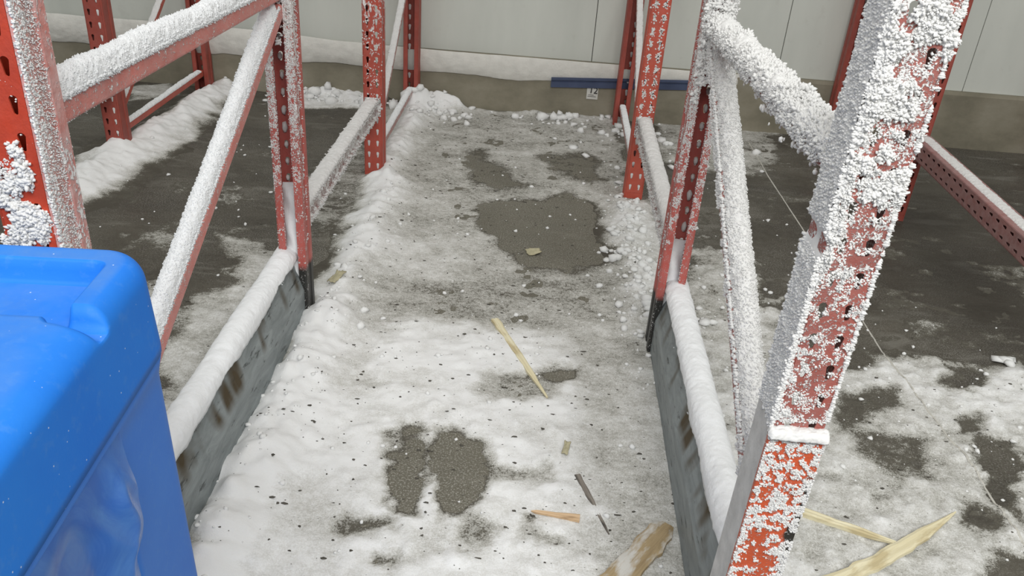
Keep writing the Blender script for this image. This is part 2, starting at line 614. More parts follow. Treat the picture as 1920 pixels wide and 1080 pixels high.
# ------------------------------------------------------------------ the setting
def floor_mat():
    k = NT('dark_concrete', 0.55)
    n = k.noise(2.2, 6, 0.6, k.mapping((0.8, 1.2, 1)))
    n2 = k.noise(40, 5, 0.7)
    n3 = k.noise(5, 5, 0.6, k.mapping((0.6, 2.0, 1)), 0.8)
    c = k.ramp(n, [(0.30, srgb(54, 50, 44)), (0.5, srgb(72, 68, 60)), (0.75, srgb(92, 88, 79))])
    c = k.mix(k.rng(n2, 0.35, 0.75, 0, 0.25), c, srgb(120, 118, 108))
    c = k.mix(k.rng(n3, 0.56, 0.68, 0, 0.30), c, srgb(150, 148, 140))
    sp = k.noise(210, 4, 0.75)
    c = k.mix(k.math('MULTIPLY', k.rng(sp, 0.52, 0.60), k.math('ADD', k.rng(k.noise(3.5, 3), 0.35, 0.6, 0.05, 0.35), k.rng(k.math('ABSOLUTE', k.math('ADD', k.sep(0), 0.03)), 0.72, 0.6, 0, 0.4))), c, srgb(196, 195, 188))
    # slab colour paler across the middle bay
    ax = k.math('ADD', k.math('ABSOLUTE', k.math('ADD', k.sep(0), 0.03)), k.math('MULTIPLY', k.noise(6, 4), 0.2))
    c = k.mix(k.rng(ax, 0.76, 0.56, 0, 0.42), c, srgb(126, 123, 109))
    # shade in the right bay, painted into the slab colour
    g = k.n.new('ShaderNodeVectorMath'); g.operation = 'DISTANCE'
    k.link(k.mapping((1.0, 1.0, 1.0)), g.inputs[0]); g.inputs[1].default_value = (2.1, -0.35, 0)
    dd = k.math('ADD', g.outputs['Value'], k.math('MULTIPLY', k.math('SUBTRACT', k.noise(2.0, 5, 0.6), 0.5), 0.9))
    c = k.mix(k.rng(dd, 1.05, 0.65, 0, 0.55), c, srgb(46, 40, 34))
    k.color(c)
    k.set(k.b.inputs['Roughness'], k.rng(n3, 0.3, 0.7, 0.4, 0.7))
    k.bump(n2, 0.12, 0.003)
    return k.m


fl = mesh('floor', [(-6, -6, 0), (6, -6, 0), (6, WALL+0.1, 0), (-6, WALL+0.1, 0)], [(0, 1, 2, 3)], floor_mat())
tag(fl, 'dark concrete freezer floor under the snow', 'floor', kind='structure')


def panel_mat():
    k = NT('white_insulated_panel', 0.55)
    n = k.noise(1.6, 5, 0.6, k.mapping((1.5, 1, 0.35)))
    n2 = k.noise(9, 5, 0.6)
    c = k.mix(k.rng(n, 0.3, 0.7), srgb(196, 200, 193), srgb(214, 217, 210))
    c = k.mix(k.rng(n2, 0.6, 0.75, 0, 0.25), c, srgb(176, 174, 166))
    k.color(c)
    return k.m


B = Bag()
SEAMS = [-3.64, -2.648, -1.64, -0.65, 0.347, 1.331, 2.311, 3.30, 4.3]
edges = [-6.0]+SEAMS+[6.0]
for a, b in zip(edges[:-1], edges[1:]):
    B.box(a+0.0016, b-0.0016, WALL, WALL+0.1, 0.30, 5.5)
wl = bevel(B.make('wall_back', panel_mat()), 0.002, 1)
tag(wl, 'white insulated freezer wall of tall panels', 'wall', kind='structure')
bk = Bag(); bk.box(-6, 6, WALL+0.02, WALL+0.12, 0.3, 5.5)
sb = bk.make('wall_back_seal', plain('dark_seam', srgb(40, 42, 40), 0.8))
tag(sb, 'dark seams between the wall panels', 'wall', kind='structure')
sb.name = 'trim_1'


def curb_mat():
    k = NT('curb_concrete', 0.8)
    n = k.noise(3.0, 6, 0.65, k.mapping((1, 1, 1.5)))
    c = k.ramp(n, [(0.3, srgb(112, 108, 94)), (0.5, srgb(134, 129, 113)), (0.7, srgb(150, 145, 130))])
    # old drip stains
    dr = k.noise(7, 3, 0.6, k.mapping((4.5, 1, 0.25)))
    dm = k.noise(1.1, 2, 0.5, k.mapping((1, 1, 0.01)))
    c = k.mix(k.math('MULTIPLY', k.rng(dr, 0.56, 0.62), k.rng(dm, 0.56, 0.66)), c, srgb(70, 64, 48))
    k.color(c)
    k.bump(k.noise(60, 5), 0.25, 0.004)
    return k.m


ncx = 160
cx_ = np.linspace(-6, 6, ncx)
V = []; Q = []
prof = [(WALL-0.030, -0.02), (WALL-0.030, 0.12), (WALL-0.030, 0.285), (WALL-0.022, 0.30), (WALL+0.1, 0.302)]
for x in cx_:
    for (y, z) in prof: V.append((x, y, z))
m_ = len(prof)
for i in range(ncx-1):
    for j in range(m_-1): Q.append((i*m_+j, (i+1)*m_+j, (i+1)*m_+j+1, i*m_+j+1))
cu = mesh('baseboard_back', V, Q, curb_mat())
tag(cu, 'stained concrete curb along the foot of the wall', 'curb', kind='structure')

# frost band frozen on the upper curb, left and middle
nx, nz = 640, 34
xg = np.linspace(-4.2, 1.20, nx); zg = np.linspace(0, 1, nz)
X, T_ = np.meshgrid(xg, zg, indexing='ij')
X = X.ravel(); T_ = T_.ravel()
low = 0.188+0.012*fbm(np.c_[X, X*0], 5, 4, 31)-0.012*sstep(-0.4, 0.05, X)+0.018*sstep(-0.10, 0.14, X)+0.03*sstep(0.12,0.9,X)
top = 0.305+0.03*sstep(-0.6, -1.6, X)+0.006*fbm(np.c_[X, X*0], 3, 3, 33)
Z = low+(top-low)*T_
thick = (0.026*np.sin(np.pi*np.clip(T_*0.93+0.05, 0, 1))**0.6+0.004*fbm(np.c_[X, Z], 30, 4, 35))*(0.55+0.45*sstep(0.2, -0.8, X))
fade = sstep(1.20, 1.0, X)
Y = WALL-0.030-np.maximum(thick, 0.0008)*fade+(1-fade)*0.006
ij = np.arange(nx-1)[:, None]*nz+np.arange(nz-1)[None]
a = ij.ravel()
fb = mesh('frost_band', np.c_[X, Y, Z], np.c_[a, a+nz, a+nz+1, a+1],
          plain('wall_frost', srgb(212, 211, 205), 0.8, 0.08, 14, 0.5, 120), smooth=True)
tag(fb, 'band of packed frost frozen along the top of the concrete curb', 'frost', kind='stuff')

# ------------------------------------------------------------------ snow on the floor


def poly(pts):
    # outlines that run out of the picture at the bottom carry on across the floor
    return np.array([on_floor(x, y if y < 1079 else y+140)[:2] for x, y in pts])


def sdf(P, V):
    """signed distance to a polygon, negative inside"""
    d = np.full(len(P), 1e9); inside = np.zeros(len(P), bool)
    n = len(V)
    for i in range(n):
        a = V[i]; b = V[(i+1) % n]
        e = b-a; w = P-a
        t = np.clip((w@e)/(e@e+1e-12), 0, 1)
        q = w-t[:, None]*e
        d = np.minimum(d, (q*q).sum(1))
        c1 = (a[1] <= P[:, 1]) & (b[1] > P[:, 1]); c2 = (b[1] <= P[:, 1]) & (a[1] > P[:, 1])
        cr = e[0]*w[:, 1]-e[1]*w[:, 0]
        inside ^= (c1 & (cr > 0)) | (c2 & (cr < 0))
    d = np.sqrt(d)
    return np.where(inside, -d, d)


PATCH = [
    # middle bay
    ([(590, 560), (705, 325), (785, 200), (1155, 215), (1180, 370), (1225, 640), (1320, 1080), (365, 1000)], 0.58, 0.03),
    ([(560, 100), (640, 190), (780, 205), (1150, 225), (1180, 370), (1130, 380), (900, 370), (720, 340), (700, 230)], 0.51, 0.05),
    ([(865, 285), (900, 280), (960, 330), (990, 350), (930, 362), (875, 340)], 0.16, 0.04),
    ([(1015, 290), (1090, 283), (1122, 310), (1127, 345), (1050, 330)], 0.16, 0.04),
    ([(880, 395), (960, 378), (1050, 362), (1105, 385), (1135, 430), (1145, 490), (1080, 520), (1000, 505), (920, 465)], 0.06, 0.035),
    ([(790, 530), (900, 490), (1150, 515), (1165, 560), (1110, 600), (950, 605), (850, 605), (760, 570)], 0.45, 0.08),
    ([(600, 650), (760, 605), (900, 605), (1060, 640), (1105, 760), (1110, 1080), (360, 1080), (430, 900)], 0.86, 0.07),
    ([(700, 650), (900, 640), (1010, 650), (1000, 690), (720, 695)], 0.97, 0.04),
    ([(600, 660), (700, 650), (700, 740), (600, 760)], 0.74, 0.06),
    ([(915, 690), (1085, 690), (1078, 722), (1000, 748), (890, 732)], 0.42, 0.03),
    ([(1005, 702), (1078, 694), (1078, 722), (1030, 726)], 0.08, 0.02),
    ([(880, 748), (1095, 752), (1085, 778), (880, 778)], 0.93, 0.03),
    ([(1105, 600), (1220, 640), (1275, 900), (1310, 1080), (1150, 1080), (1115, 760)], 0.62, 0.06),
    ([(1110, 520), (1190, 560), (1180, 620), (1110, 600)], 0.50, 0.05),
    ([(735, 803), (765, 792), (792, 830), (782, 900), (765, 955), (722, 950), (716, 870)], 0.10, 0.022),
    ([(800, 812), (860, 802), (905, 830), (930, 880), (908, 930), (880, 972), (820, 972), (795, 930), (788, 870)], 0.06, 0.022),
    ([(772, 905), (798, 890), (802, 970), (778, 970)], 0.92, 0.02),
    ([(648, 978), (728, 966), (730, 1000), (652, 1010)], 0.28, 0.02),
    ([(724, 1044), (757, 1038), (757, 1060), (727, 1064)], 0.20, 0.015),
    ([(995, 974), (1022, 974), (1018, 1002)], 0.25, 0.015),
    ([(990, 1000), (1075, 1006), (1060, 1024), (1000, 1022)], 0.42, 0.02),
    ([(905, 870), (1010, 880), (1000, 900), (910, 895)], 0.40, 0.025),
    ([(866, 975), (905, 975), (962, 1010), (905, 1045), (868, 1012)], 0.38, 0.025),
    ([(765, 965), (845, 975), (840, 1050), (760, 1062)], 0.66, 0.03),
    ([(560, 900), (650, 890), (645, 1040), (540, 1010)], 0.74, 0.05),
    ([(620, 640), (700, 660), (700, 740), (620, 740)], 0.70, 0.05),
    # snow banked along the left guard and back to the left posts
    ([(355, 1010), (420, 870), (490, 740), (565, 575), (645, 560), (640, 640), (560, 780), (490, 960), (440, 1080), (350, 1080)], 1.0, 0.05),
    ([(585, 565), (680, 335), (725, 330), (730, 380), (670, 500), (645, 575)], 0.80, 0.04),
    ([(700, 330), (740, 250), (780, 195), (860, 205), (800, 240), (750, 320), (730, 350)], 0.68, 0.05),
    # left bay
    ([(330, 600), (400, 550), (470, 505), (505, 520), (430, 640), (330, 790), (290, 780), (290, 660)], 0.62, 0.05),
    ([(245, 530), (330, 540), (300, 600), (260, 590)], 0.45, 0.04),
    ([(130, 395), (125, 340), (195, 290), (250, 270), (300, 245), (385, 175), (405, 120), (450, 165), (385, 240), (305, 300), (255, 330), (200, 365)], 0.80, 0.045),
    ([(130, 300), (190, 285), (185, 310), (135, 325)], 0.62, 0.03),
    ([(230, 440), (330, 420), (320, 470), (240, 470)], 0.33, 0.04),
    ([(400, 350), (450, 350), (440, 385), (395, 380)], 0.36, 0.03),
    ([(410, 440), (500, 450), (490, 490), (420, 480)], 0.50, 0.04),
    ([(560, 330), (690, 265), (690, 330), (640, 410), (590, 440)], 0.40, 0.06),
    ([(430, 500), (505, 470), (515, 500), (470, 540)], 0.58, 0.03),
    ([(530, 180), (700, 165), (690, 205), (540, 205)], 0.78, 0.03),
    ([(240, 165), (320, 155), (320, 180), (240, 190)], 0.60, 0.03),
    # right of the middle bay
    ([(1165, 378), (1212, 372), (1245, 420), (1258, 520), (1228, 610), (1180, 520), (1150, 430)], 0.72, 0.04),
    ([(1225, 215), (1460, 240), (1450, 300), (1400, 330), (1290, 320), (1240, 300)], 0.47, 0.06),
    ([(1290, 470), (1380, 470), (1480, 560), (1470, 640), (1350, 660), (1280, 560)], 0.56, 0.05),
    ([(1250, 560), (1350, 640), (1480, 640), (1520, 1080), (1380, 1080), (1330, 900)], 0.68, 0.05),
    ([(1405, 500), (1490, 500), (1490, 540), (1420, 560)], 0.10, 0.03),
    ([(1420, 565), (1480, 560), (1470, 590)], 0.10, 0.02),
    ([(1410, 640), (1560, 690), (1700, 668), (1830, 695), (1925, 690), (2000, 1080), (1380, 1090)], 0.66, 0.035),
    ([(1820, 712), (1930, 690), (1930, 790), (1800, 765)], 0.78, 0.03),
    ([(1570, 742), (1680, 722), (1695, 770), (1600, 805), (1550, 790)], 0.12, 0.03),
    ([(1765, 692), (1835, 702), (1835, 742), (1755, 722)], 0.12, 0.02),
    ([(1835, 812), (1895, 838), (1925, 900), (1900, 965), (1855, 940)], 0.06, 0.025),
    ([(1600, 812), (1735, 822), (1750, 900), (1680, 905), (1600, 845)], 0.34, 0.03),
    ([(1800, 948), (1855, 944), (1855, 992), (1808, 990)], 0.08, 0.02),
    ([(1845, 1030), (1930, 1040), (1930, 1090), (1835, 1085)], 0.10, 0.025),
    ([(1775, 780), (1822, 770), (1832, 802), (1790, 806)], 0.10, 0.02),
    ([(1620, 930), (1670, 935), (1670, 960), (1625, 958)], 0.36, 0.02),
    ([(1700, 600), (1780, 600), (1770, 630), (1720, 625)], 0.30, 0.03),
]
gx0, gx1, gy0, gy1 = -3.2, 3.3, -3.3, WALL-0.03
nx = 720; ny = 500
xg = np.linspace(gx0, gx1, nx)
yg = np.linspace(gy0, gy1, ny)
X, Y = np.meshgrid(xg, yg, indexing='ij')
P2 = np.c_[X.ravel(), Y.ravel()]
warp = np.c_[fbm(P2, 7, 5, 51, 0.6), fbm(P2, 9, 5, 61, 0.6)]*np.array([0.085, 0.06])
PWp = P2+warp
cov = np.full(len(P2), 0.08)
for pts, val, fe in PATCH:
    s_ = sdf(PWp, poly(pts))
    w_ = 1-sstep(-fe, fe, s_)
    cov = cov+(val-cov)*w_
streak = fbm(P2*np.array([0.5, 1.0]), 18, 5, 71, 0.6)
cov = cov+(0.17+0.10*sstep(0.5, 0.7, P2[:, 0])+0.09*sstep(-0.62, -0.75, P2[:, 0]))*streak+0.11*fbm(P2, 30, 4, 81)+0.10*fbm(P2*np.array([0.5, 1.0]), 5, 3, 85)
cov = np.clip(cov, -0.1, 1.1)


def ridge(a, b, w, h, seed, lump=0.5):
    """height of a snow bank along the line a-b"""
    a = np.asarray(a); b = np.asarray(b); e = b-a
    t = np.clip(((P2-a)@e)/(e@e), 0, 1)
    d = np.sqrt((((P2-a)-t[:, None]*e)**2).sum(1))
    n1 = fbm(P2, 8, 4, seed, 0.4); n2 = np.abs(fbm(P2, 15, 3, seed+4, 0.4))
    return h*np.exp(-(d/(w*(1+0.35*n1)))**2)*(1-lump*0.5+lump*(0.5*n1+1.1*n2))


def fp(x, y): return on_floor(x, y)[:2]


berm = np.zeros(len(P2))
berm += ridge((XL+0.09, -2.5), (XL+0.09, -1.25), 0.085, 0.055, 91)
berm += ridge((XL+0.12, -1.20), (XL+0.10, -0.10), 0.085, 0.040, 95)
berm += ridge((XL+0.04, -0.05), (XL+0.05, 1.02), 0.075, 0.050, 99)
berm += ridge((XL+0.02, 1.0), (XL+0.22, 1.06), 0.06, 0.07, 103)
berm += ridge((XR-0.05, -0.1), (XR-0.04, -1.1), 0.075, 0.022, 107, 0.9)
berm += ridge((XL-S-0.01, -0.55), (XL-S+0.10, 1.05), 0.10, 0.055, 111)
berm += ridge((XL-S-0.15, -0.15), (XL-S, 0.0), 0.05, 0.03, 115)
berm += ridge((-1.25, 1.06), (-0.75, 1.06), 0.055, 0.05, 119, 0.9)
berm += ridge((0.05, 1.07), (0.55, 1.07), 0.045, 0.02, 123, 0.9)
berm += ridge((1.72, -1.2), (1.95, -1.15), 0.09, 0.030, 127, 0.9)
cover = sstep(0.06, 0.34, cov+berm*6)
rough = 0.0030*fbm(P2, 12, 4, 131)+0.0016*fbm(P2, 55, 3, 135)
lumpy = 0.010*np.clip(np.abs(fbm(P2, 17, 4, 141))*2-0.25, 0, 1)*sstep(0.65, 0.95, cov+berm*4)
Z = -0.0012+cover*(0.0024+0.0075*sstep(0.4, 1.0, cov))+berm+(rough+lumpy)*cover
crumb = sstep(0.50, 0.62, P2[:, 0])*sstep(0.3, -0.6, P2[:, 1])+np.exp(-((P2[:, 0]-XR+0.06)/0.10)**2)*sstep(-1.2, -1.0, P2[:, 1])*sstep(0.0, -0.15, P2[:, 1])
cr1 = fbm(P2, 26, 4, 161, 0.6); cr2 = np.abs(fbm(P2, 13, 3, 165))
Z = Z+crumb*cover*0.011*np.clip(np.round((cr1+0.5)*4)/4*0.5+(cr1+0.5)*0.5-0.25, 0, 1)
white = np.clip(cov+berm*5.0+crumb*0.16*cr1, 0, 1.15)
ij = np.arange(nx-1)[:, None]*ny+np.arange(ny-1)[None]
a = ij.ravel()
Q = np.c_[a, a+ny, a+ny+1, a+1]
keep = (np.maximum.reduce([Z[Q[:, k]] for k in range(4)]) > -0.0005)
Q = Q[keep]
used = np.unique(Q); remap = -np.ones(len(P2), int); remap[used] = np.arange(len(used))


def snow_mat():
    k = NT('trodden_snow', 0.75)
    a_ = k.attr('white')
    v = k.mapping((0.75, 1.0, 1.0))
    n1 = k.noise(85, 7, 0.75, v)
    n2 = k.noise(260, 4, 0.75)
    n3 = k.noise(12, 5, 0.6, v)
    mid = k.math('SUBTRACT', 1.0, k.math('MULTIPLY', k.math('ABSOLUTE', k.math('SUBTRACT', a_, 0.42)), 1.5))
    amp = k.rng(mid, 0.1, 1.0, 0.14, 1.05)
    d = k.math('ADD', k.math('MULTIPLY', k.math('SUBTRACT', n1, 0.5), amp), k.math('MULTIPLY', k.math('SUBTRACT', n2, 0.5), k.math('MULTIPLY', amp, 1.25)))
    d = k.math('ADD', d, k.math('MULTIPLY', k.math('SUBTRACT', n3, 0.5), 0.22))
    f = k.math('ADD', a_, d)
    c = k.ramp(f, [(0.0, srgb(78, 74, 66)), (0.28, srgb(96, 93, 84)), (0.35, srgb(146, 145, 138)), (0.54, srgb(180, 179, 173)), (0.74, srgb(212, 212, 209)), (0.93, srgb(236, 237, 237))])
    k.color(c)
    k.bump(k.math('ADD', n1, k.math('MULTIPLY', n2, 0.5)), 0.45, 0.004)
    return k.m


so = mesh('snow_cover', np.c_[P2, Z][used], remap[Q], snow_mat(), smooth=True)
at = so.data.attributes.new('white', 'FLOAT', 'POINT')
at.data.foreach_set('value', white[used].astype(np.float32))
tag(so, 'trodden snow and dirty ice lying over the concrete floor', 'snow', kind='stuff')


def ground_z(x, y):
    i = int(np.clip(round((x-gx0)/(gx1-gx0)*(nx-1)), 0, nx-1)); j = int(np.clip(round((y-gy0)/(gy1-gy0)*(ny-1)), 0, ny-1))
    return max(0.0, float(Z[i*ny+j]))


# white saw-cut joint in the floor of the right bay
pts = [fp(1404, 268), fp(1440, 330), fp(1610, 590), fp(1660, 670), fp(1740, 775), fp(1830, 890), fp(1925, 1035)]
Tj = Tri()
C = []
for p, q in zip(pts[:-1], pts[1:]):
    n = int(np.linalg.norm(q-p)/0.004)
    C.append(p+(q-p)*np.linspace(0, 1, n)[:, None])
C = np.concatenate(C)
zj = np.array([ground_z(x, y) for x, y in C])
tj = Tri()
wv = 0.0028*(1+0.5*fbm(np.c_[C, C[:, :1]*0], 12, 3, 151))
nseg = len(C)
dirv = np.gradient(C, axis=0); dirv /= np.linalg.norm(dirv, axis=1)[:, None]
sd = np.c_[-dirv[:, 1], dirv[:, 0]]
V = np.zeros((nseg, 3, 3))
V[:, 0, :2] = C+sd*wv[:, None]; V[:, 1, :2] = C; V[:, 2, :2] = C-sd*wv[:, None]
V[:, 0, 2] = zj+0.0002; V[:, 2, 2] = zj+0.0002; V[:, 1, 2] = zj+0.0035
i = np.arange(nseg-1)
Fj = np.r_[np.c_[i*3, i*3+1, (i+1)*3], np.c_[i*3+1, (i+1)*3+1, (i+1)*3], np.c_[i*3+1, i*3+2, (i+1)*3+1], np.c_[i*3+2, (i+1)*3+2, (i+1)*3+1]]
jo = mesh('trim_2', V.reshape(-1, 3), Fj, plain('joint_frost', srgb(190, 188, 180), 0.7, 0.15, 30), smooth=True)
tag(jo, 'thin pale joint line running across the floor of the right bay', 'floor joint', kind='structure')

# loose lumps of snow and ice
Tl = Tri()


def lumps(cx, cy, sx, sy, n, smin, smax):
    x = cx+rng.normal(0, sx, n); y = np.minimum(cy+rng.normal(0, sy, n), WALL-0.05)
    s_ = smin+(smax-smin)*rng.random(n)**2.5
    z = np.array([ground_z(a_, b_) for a_, b_ in zip(x, y)])+s_*0.35
    V, Fc = crystals(np.c_[x, y, z-s_*0.1], (0, 0, 1), s_, 0.65, 0.42)
    Tl.add(V, Fc)


lumps(XR-0.04, -0.55, 0.05, 0.35, 220, 0.004, 0.022)
lumps(XR+0.15, 0.75, 0.25, 0.2, 60, 0.005, 0.028)
lumps(XR+0.10, -0.9, 0.12, 0.3, 70, 0.005, 0.022)
lumps(0.30, 1.0, 0.25, 0.05, 40, 0.008, 0.035)
lumps(-1.0, 1.02, 0.22, 0.04, 60, 0.008, 0.04)
lumps(-0.45, 0.95, 0.12, 0.08, 40, 0.008, 0.03)
lumps(XL+0.07, -1.7, 0.04, 0.35, 60, 0.003, 0.010)
lumps(XL+0.12, -0.8, 0.06, 0.35, 40, 0.005, 0.018)
lumps(0.1, -0.2, 0.3, 0.5, 70, 0.002, 0.010)
lumps(-1.2, -0.2, 0.35, 0.5, 50, 0.003, 0.010)
lumps(1.25, -1.5, 0.4, 0.3, 150, 0.002, 0.010)
lumps(1.0, -0.6, 0.35, 0.5, 60, 0.003, 0.012)
lumps(0.0, -1.5, 0.4, 0.4, 80, 0.003, 0.010)
lumps(1.80, -1.15, 0.10, 0.05, 40, 0.006, 0.025)
tl = Tl.make('snow_lumps', plain('loose_snow', srgb(230, 231, 230), 0.8, 0.04, 20, 0.3, 200))
tag(tl, 'loose lumps of snow and ice scattered over the floor', 'snow', kind='stuff')

# dark grit
Tg = Tri()
n = 2000
gx = rng.uniform(-0.55, 0.52, n); gy = rng.uniform(-2.3, 1.0, n)
k2 = 500
gx = np.r_[gx, rng.uniform(0.55, 1.9, k2)]; gy = np.r_[gy, rng.uniform(-2.2, -0.9, k2)]
k3 = 120
gx = np.r_[gx, rng.uniform(-1.6, -0.65, k3)]; gy = np.r_[gy, rng.uniform(-1.9, 0.3, k3)]
gz = np.array([ground_z(a_, b_) for a_, b_ in zip(gx, gy)])
s_ = 0.0009+0.0032*rng.random(len(gx))**4
V, Fc = crystals(np.c_[gx, gy, gz+s_*0.15], (0, 0, 1), s_, 0.5, 0.5)
c0 = np.repeat(np.c_[gx, gy, gz], 12, axis=0)
V = c0+(V-c0)*np.repeat(np.c_[1+1.6*rng.random(len(gx))**2, np.ones(len(gx)), np.ones(len(gx))], 12, axis=0)
Tg.add(V, Fc)
tg = Tg.make('grit', plain('dark_grit', srgb(84, 81, 74), 0.8, 0.3, 50))
tag(tg, 'dark grit and wood crumbs scattered over the trodden snow', 'grit', kind='stuff')

# ------------------------------------------------------------------ rack frames
FR = 'upright rack frames'


def bolt(parent, loc, nrm, r=0.009):
    n = 10
    B = Bag()
    N, d, s, u_, L = frame_axes(loc, np.asarray(loc)+np.asarray(nrm)*0.006, (0, 0, 1) if abs(nrm[2]) < 0.9 else (1, 0, 0))
    V = []
    for k, (h_, rr) in enumerate(((0, r), (0.004, r), (0.006, r*0.75))):
        for i in range(n):
            t = 2*math.pi*i/n
            V.append(N+d*h_+s*rr*math.cos(t)+u_*rr*math.sin(t))
    Fs = []
    for k in range(2):
        for i in range(n): Fs.append((k*n+i, k*n+(i+1) % n, (k+1)*n+(i+1) % n, (k+1)*n+i))
    Fs.append(tuple(range(2*n, 3*n)))
    B.add(V, Fs)
    return B.make('bolt', MT['bolt'], parent)


def far_frame(x, label, m_near, m_rear, frosty, m_brace, near_plugs=None, rear_plugs=None, snow=True):
    """back-row frame: near post at y=0 (holes to the aisle), rear post at y=FD (holes to the wall)"""
    t = empty('upright_frame', (x, 0, 0), label, 'rack frame', FR)
    pn = make_post(t, 0.0, -1, m_near)
    pr = make_post(t, FD, 1, m_rear, phase=0.035)
    hb, L = tube('horizontal_brace', (0, PW-0.004, 0.10), (0, FD-PW+0.004, 0.10), 0.03, 0.034, m_brace, t)
    if snow: cap_on(hb, L, 0.032, 0.013, 0.016, 0.003, int(abs(x)*100)+1, fringe=False, hvar=0.4)
    db, L2 = tube('diagonal_brace', (0, PW-0.01, 0.17), (0, FD-PW+0.015, 0.80), 0.03, 0.030, m_brace, t)
    if frosty:
        cap_on(db, L2, 0.030, 0.007, 0.014, 0.0025, int(abs(x)*100)+7, fringe=False, mat=MT['frost_grey'])
    hb2, L3 = tube('horizontal_brace', (0, PW-0.004, 1.02), (0, FD-PW+0.004, 1.02), 0.03, 0.034, m_brace, t)
    if near_plugs is not None:
        T = plugs(near_plugs, -1)
        T.make('frost', MT['frost_grey'], pn)
    if rear_plugs is not None:
        c = rear_plugs.copy(); c[:, 1] = -0.0025
        plugs(c, -1, 1.1).make('frost', MT['frost_grey'], pr)
    return t, pn, pr


hc = hole_centres(0.06, 1.1)
sel = hc[(rng.random(len(hc)) < 0.65)]
L2f, L2n, L2r = far_frame(XL, 'red rack frame behind the left end of the open bay, snow streaked front post', MT['red_dusted'], MT['red_clean'], True, MT['red_thin'],
                          hole_centres(0.05, 0.22), hole_centres(0.12, 1.0, 0.035))
R2c = hole_centres(0.03, 0.30)
R2c = R2c[(R2c[:, 2] < 0.13)]
R2f, R2n, R2r = far_frame(XR, 'red rack frame right of the open bay with bright clean orange foot below frosted holes', MT['red_light'], MT['red_clean'], True, MT['red_thin'],
                          R2c, hole_centres(0.12, 1.0, 0.035))
L3c = hole_centres(0.0, 1.0, cols=(1,))
L3f, L3n, L3r = far_frame(XL-S, 'red rack frame at far left standing in a snow bank', MT['red_clean'], MT['red_clean'], True, MT['red_light'], L3c, None)
R3f, R3n, R3r = far_frame(XR+S, 'clean red rack frame at far right on bare dark floor', MT['red_clean'], MT['red_clean'], False, MT['red_clean'], None, hole_centres(0.3, 1.0, 0.035), snow=False)

# heavy frost round the upper holes of the right-hand back post
T = Tri()
for c in hole_centres(0.30, 1.1):
    n = 30
    P = np.c_[c[0]+rng.normal(0, 0.0056, n), np.full(n, -0.001), c[2]+rng.normal(-0.002, 0.0105, n)]
    V, Fc = crystals(P, (0, -1, 0), 0.0036*rng.uniform(0.6, 1.3, n), 0.8)
    T.add(V, Fc)
V, Fc = speckle(500, (0.30, 1.1), (-PW/2, PW/2), -0.0005, (0, -1, 0), 0.0016, 3, 0.05, 60)
T.add(V, Fc)
T.make('frost', MT['frost_grey'], R2n)
# streaky frost on the left-hand back post
T = Tri()
n = 900
z = rng.uniform(0.24, 1.1, n); xx = rng.uniform(-PW/2, PW/2, n)
P = np.c_[xx, np.full(n, -0.0006), z]
kp = fbm(P*np.array([1, 1, 0.35]), 60, 3, 201)+0.25*sstep(0.0, 0.03, xx)+0.15*sstep(0.3, 0.8, z) > 0.10
V, Fc = crystals(P[kp], (0, -1, 0), 0.0038*rng.uniform(0.5, 1.2, kp.sum()), 0.7)
T.add(V, Fc)
T.make('frost', MT['frost_grey'], L2n)

# frame at the right edge of the picture: only the rear post foot shows
R4 = empty('upright_frame', (XR+2*S-0.012, 0, 0), 'red rack frame just entering at the right edge by the wall', 'rack frame', FR)
make_post(R4, 0.0, -1, MT['red_clean'])
make_post(R4, FD, 1, MT['red_clean'], phase=0.035)
tube('horizontal_brace', (0, PW-0.004, 0.10), (0, FD-PW+0.004, 0.10), 0.03, 0.034, MT['red_clean'], R4)
tube('diagonal_brace', (0, PW-0.01, 0.17), (0, FD-PW+0.015, 0.80), 0.03, 0.030, MT['red_clean'], R4)


# ---- near frames
def near_frame(x, label, mA, mB):
    t = empty('upright_frame', (x, 0, 0), label, 'rack frame', FR)
    pa = make_post(t, YA, -1, mA, phase=0.012)
    pb = make_post(t, YB, 1, mB, phase=0.02)
    return t, pa, pb


L1f, LA, LB = near_frame(XL, 'near left frosted red rack frame behind the blue bin', MT['red_orange'], MT['red_speckled'])
R1f, RD, RC = near_frame(XR, 'near right rack frame thickly coated in white rime', MT['red_heavy'], MT['red_speckled'])
y_in0, y_in1 = YA+PW-0.003, YB-PW+0.003
# left: horizontal and diagonal with snow on top
hbL, L = tube('horizontal_brace', (0, y_in0, 1.012), (0, y_in1, 0.992), 0.040, 0.040, MT['red_pink'], L1f)
cap_on(hbL, L, 0.042, 0.036, 0.019, 0.0036, 301, x0=0.0, hvar=0.15, scale=110)
dbL, L = tube('diagonal_brace', (0, y_in0, 0.385), (0, y_in1-0.0, 0.945), 0.036, 0.036, MT['red_pink'], L1f)
cap_on(dbL, L, 0.038, 0.034, 0.017, 0.0030, 311, x0=0.0, hvar=0.12, scale=110, side=0.004)
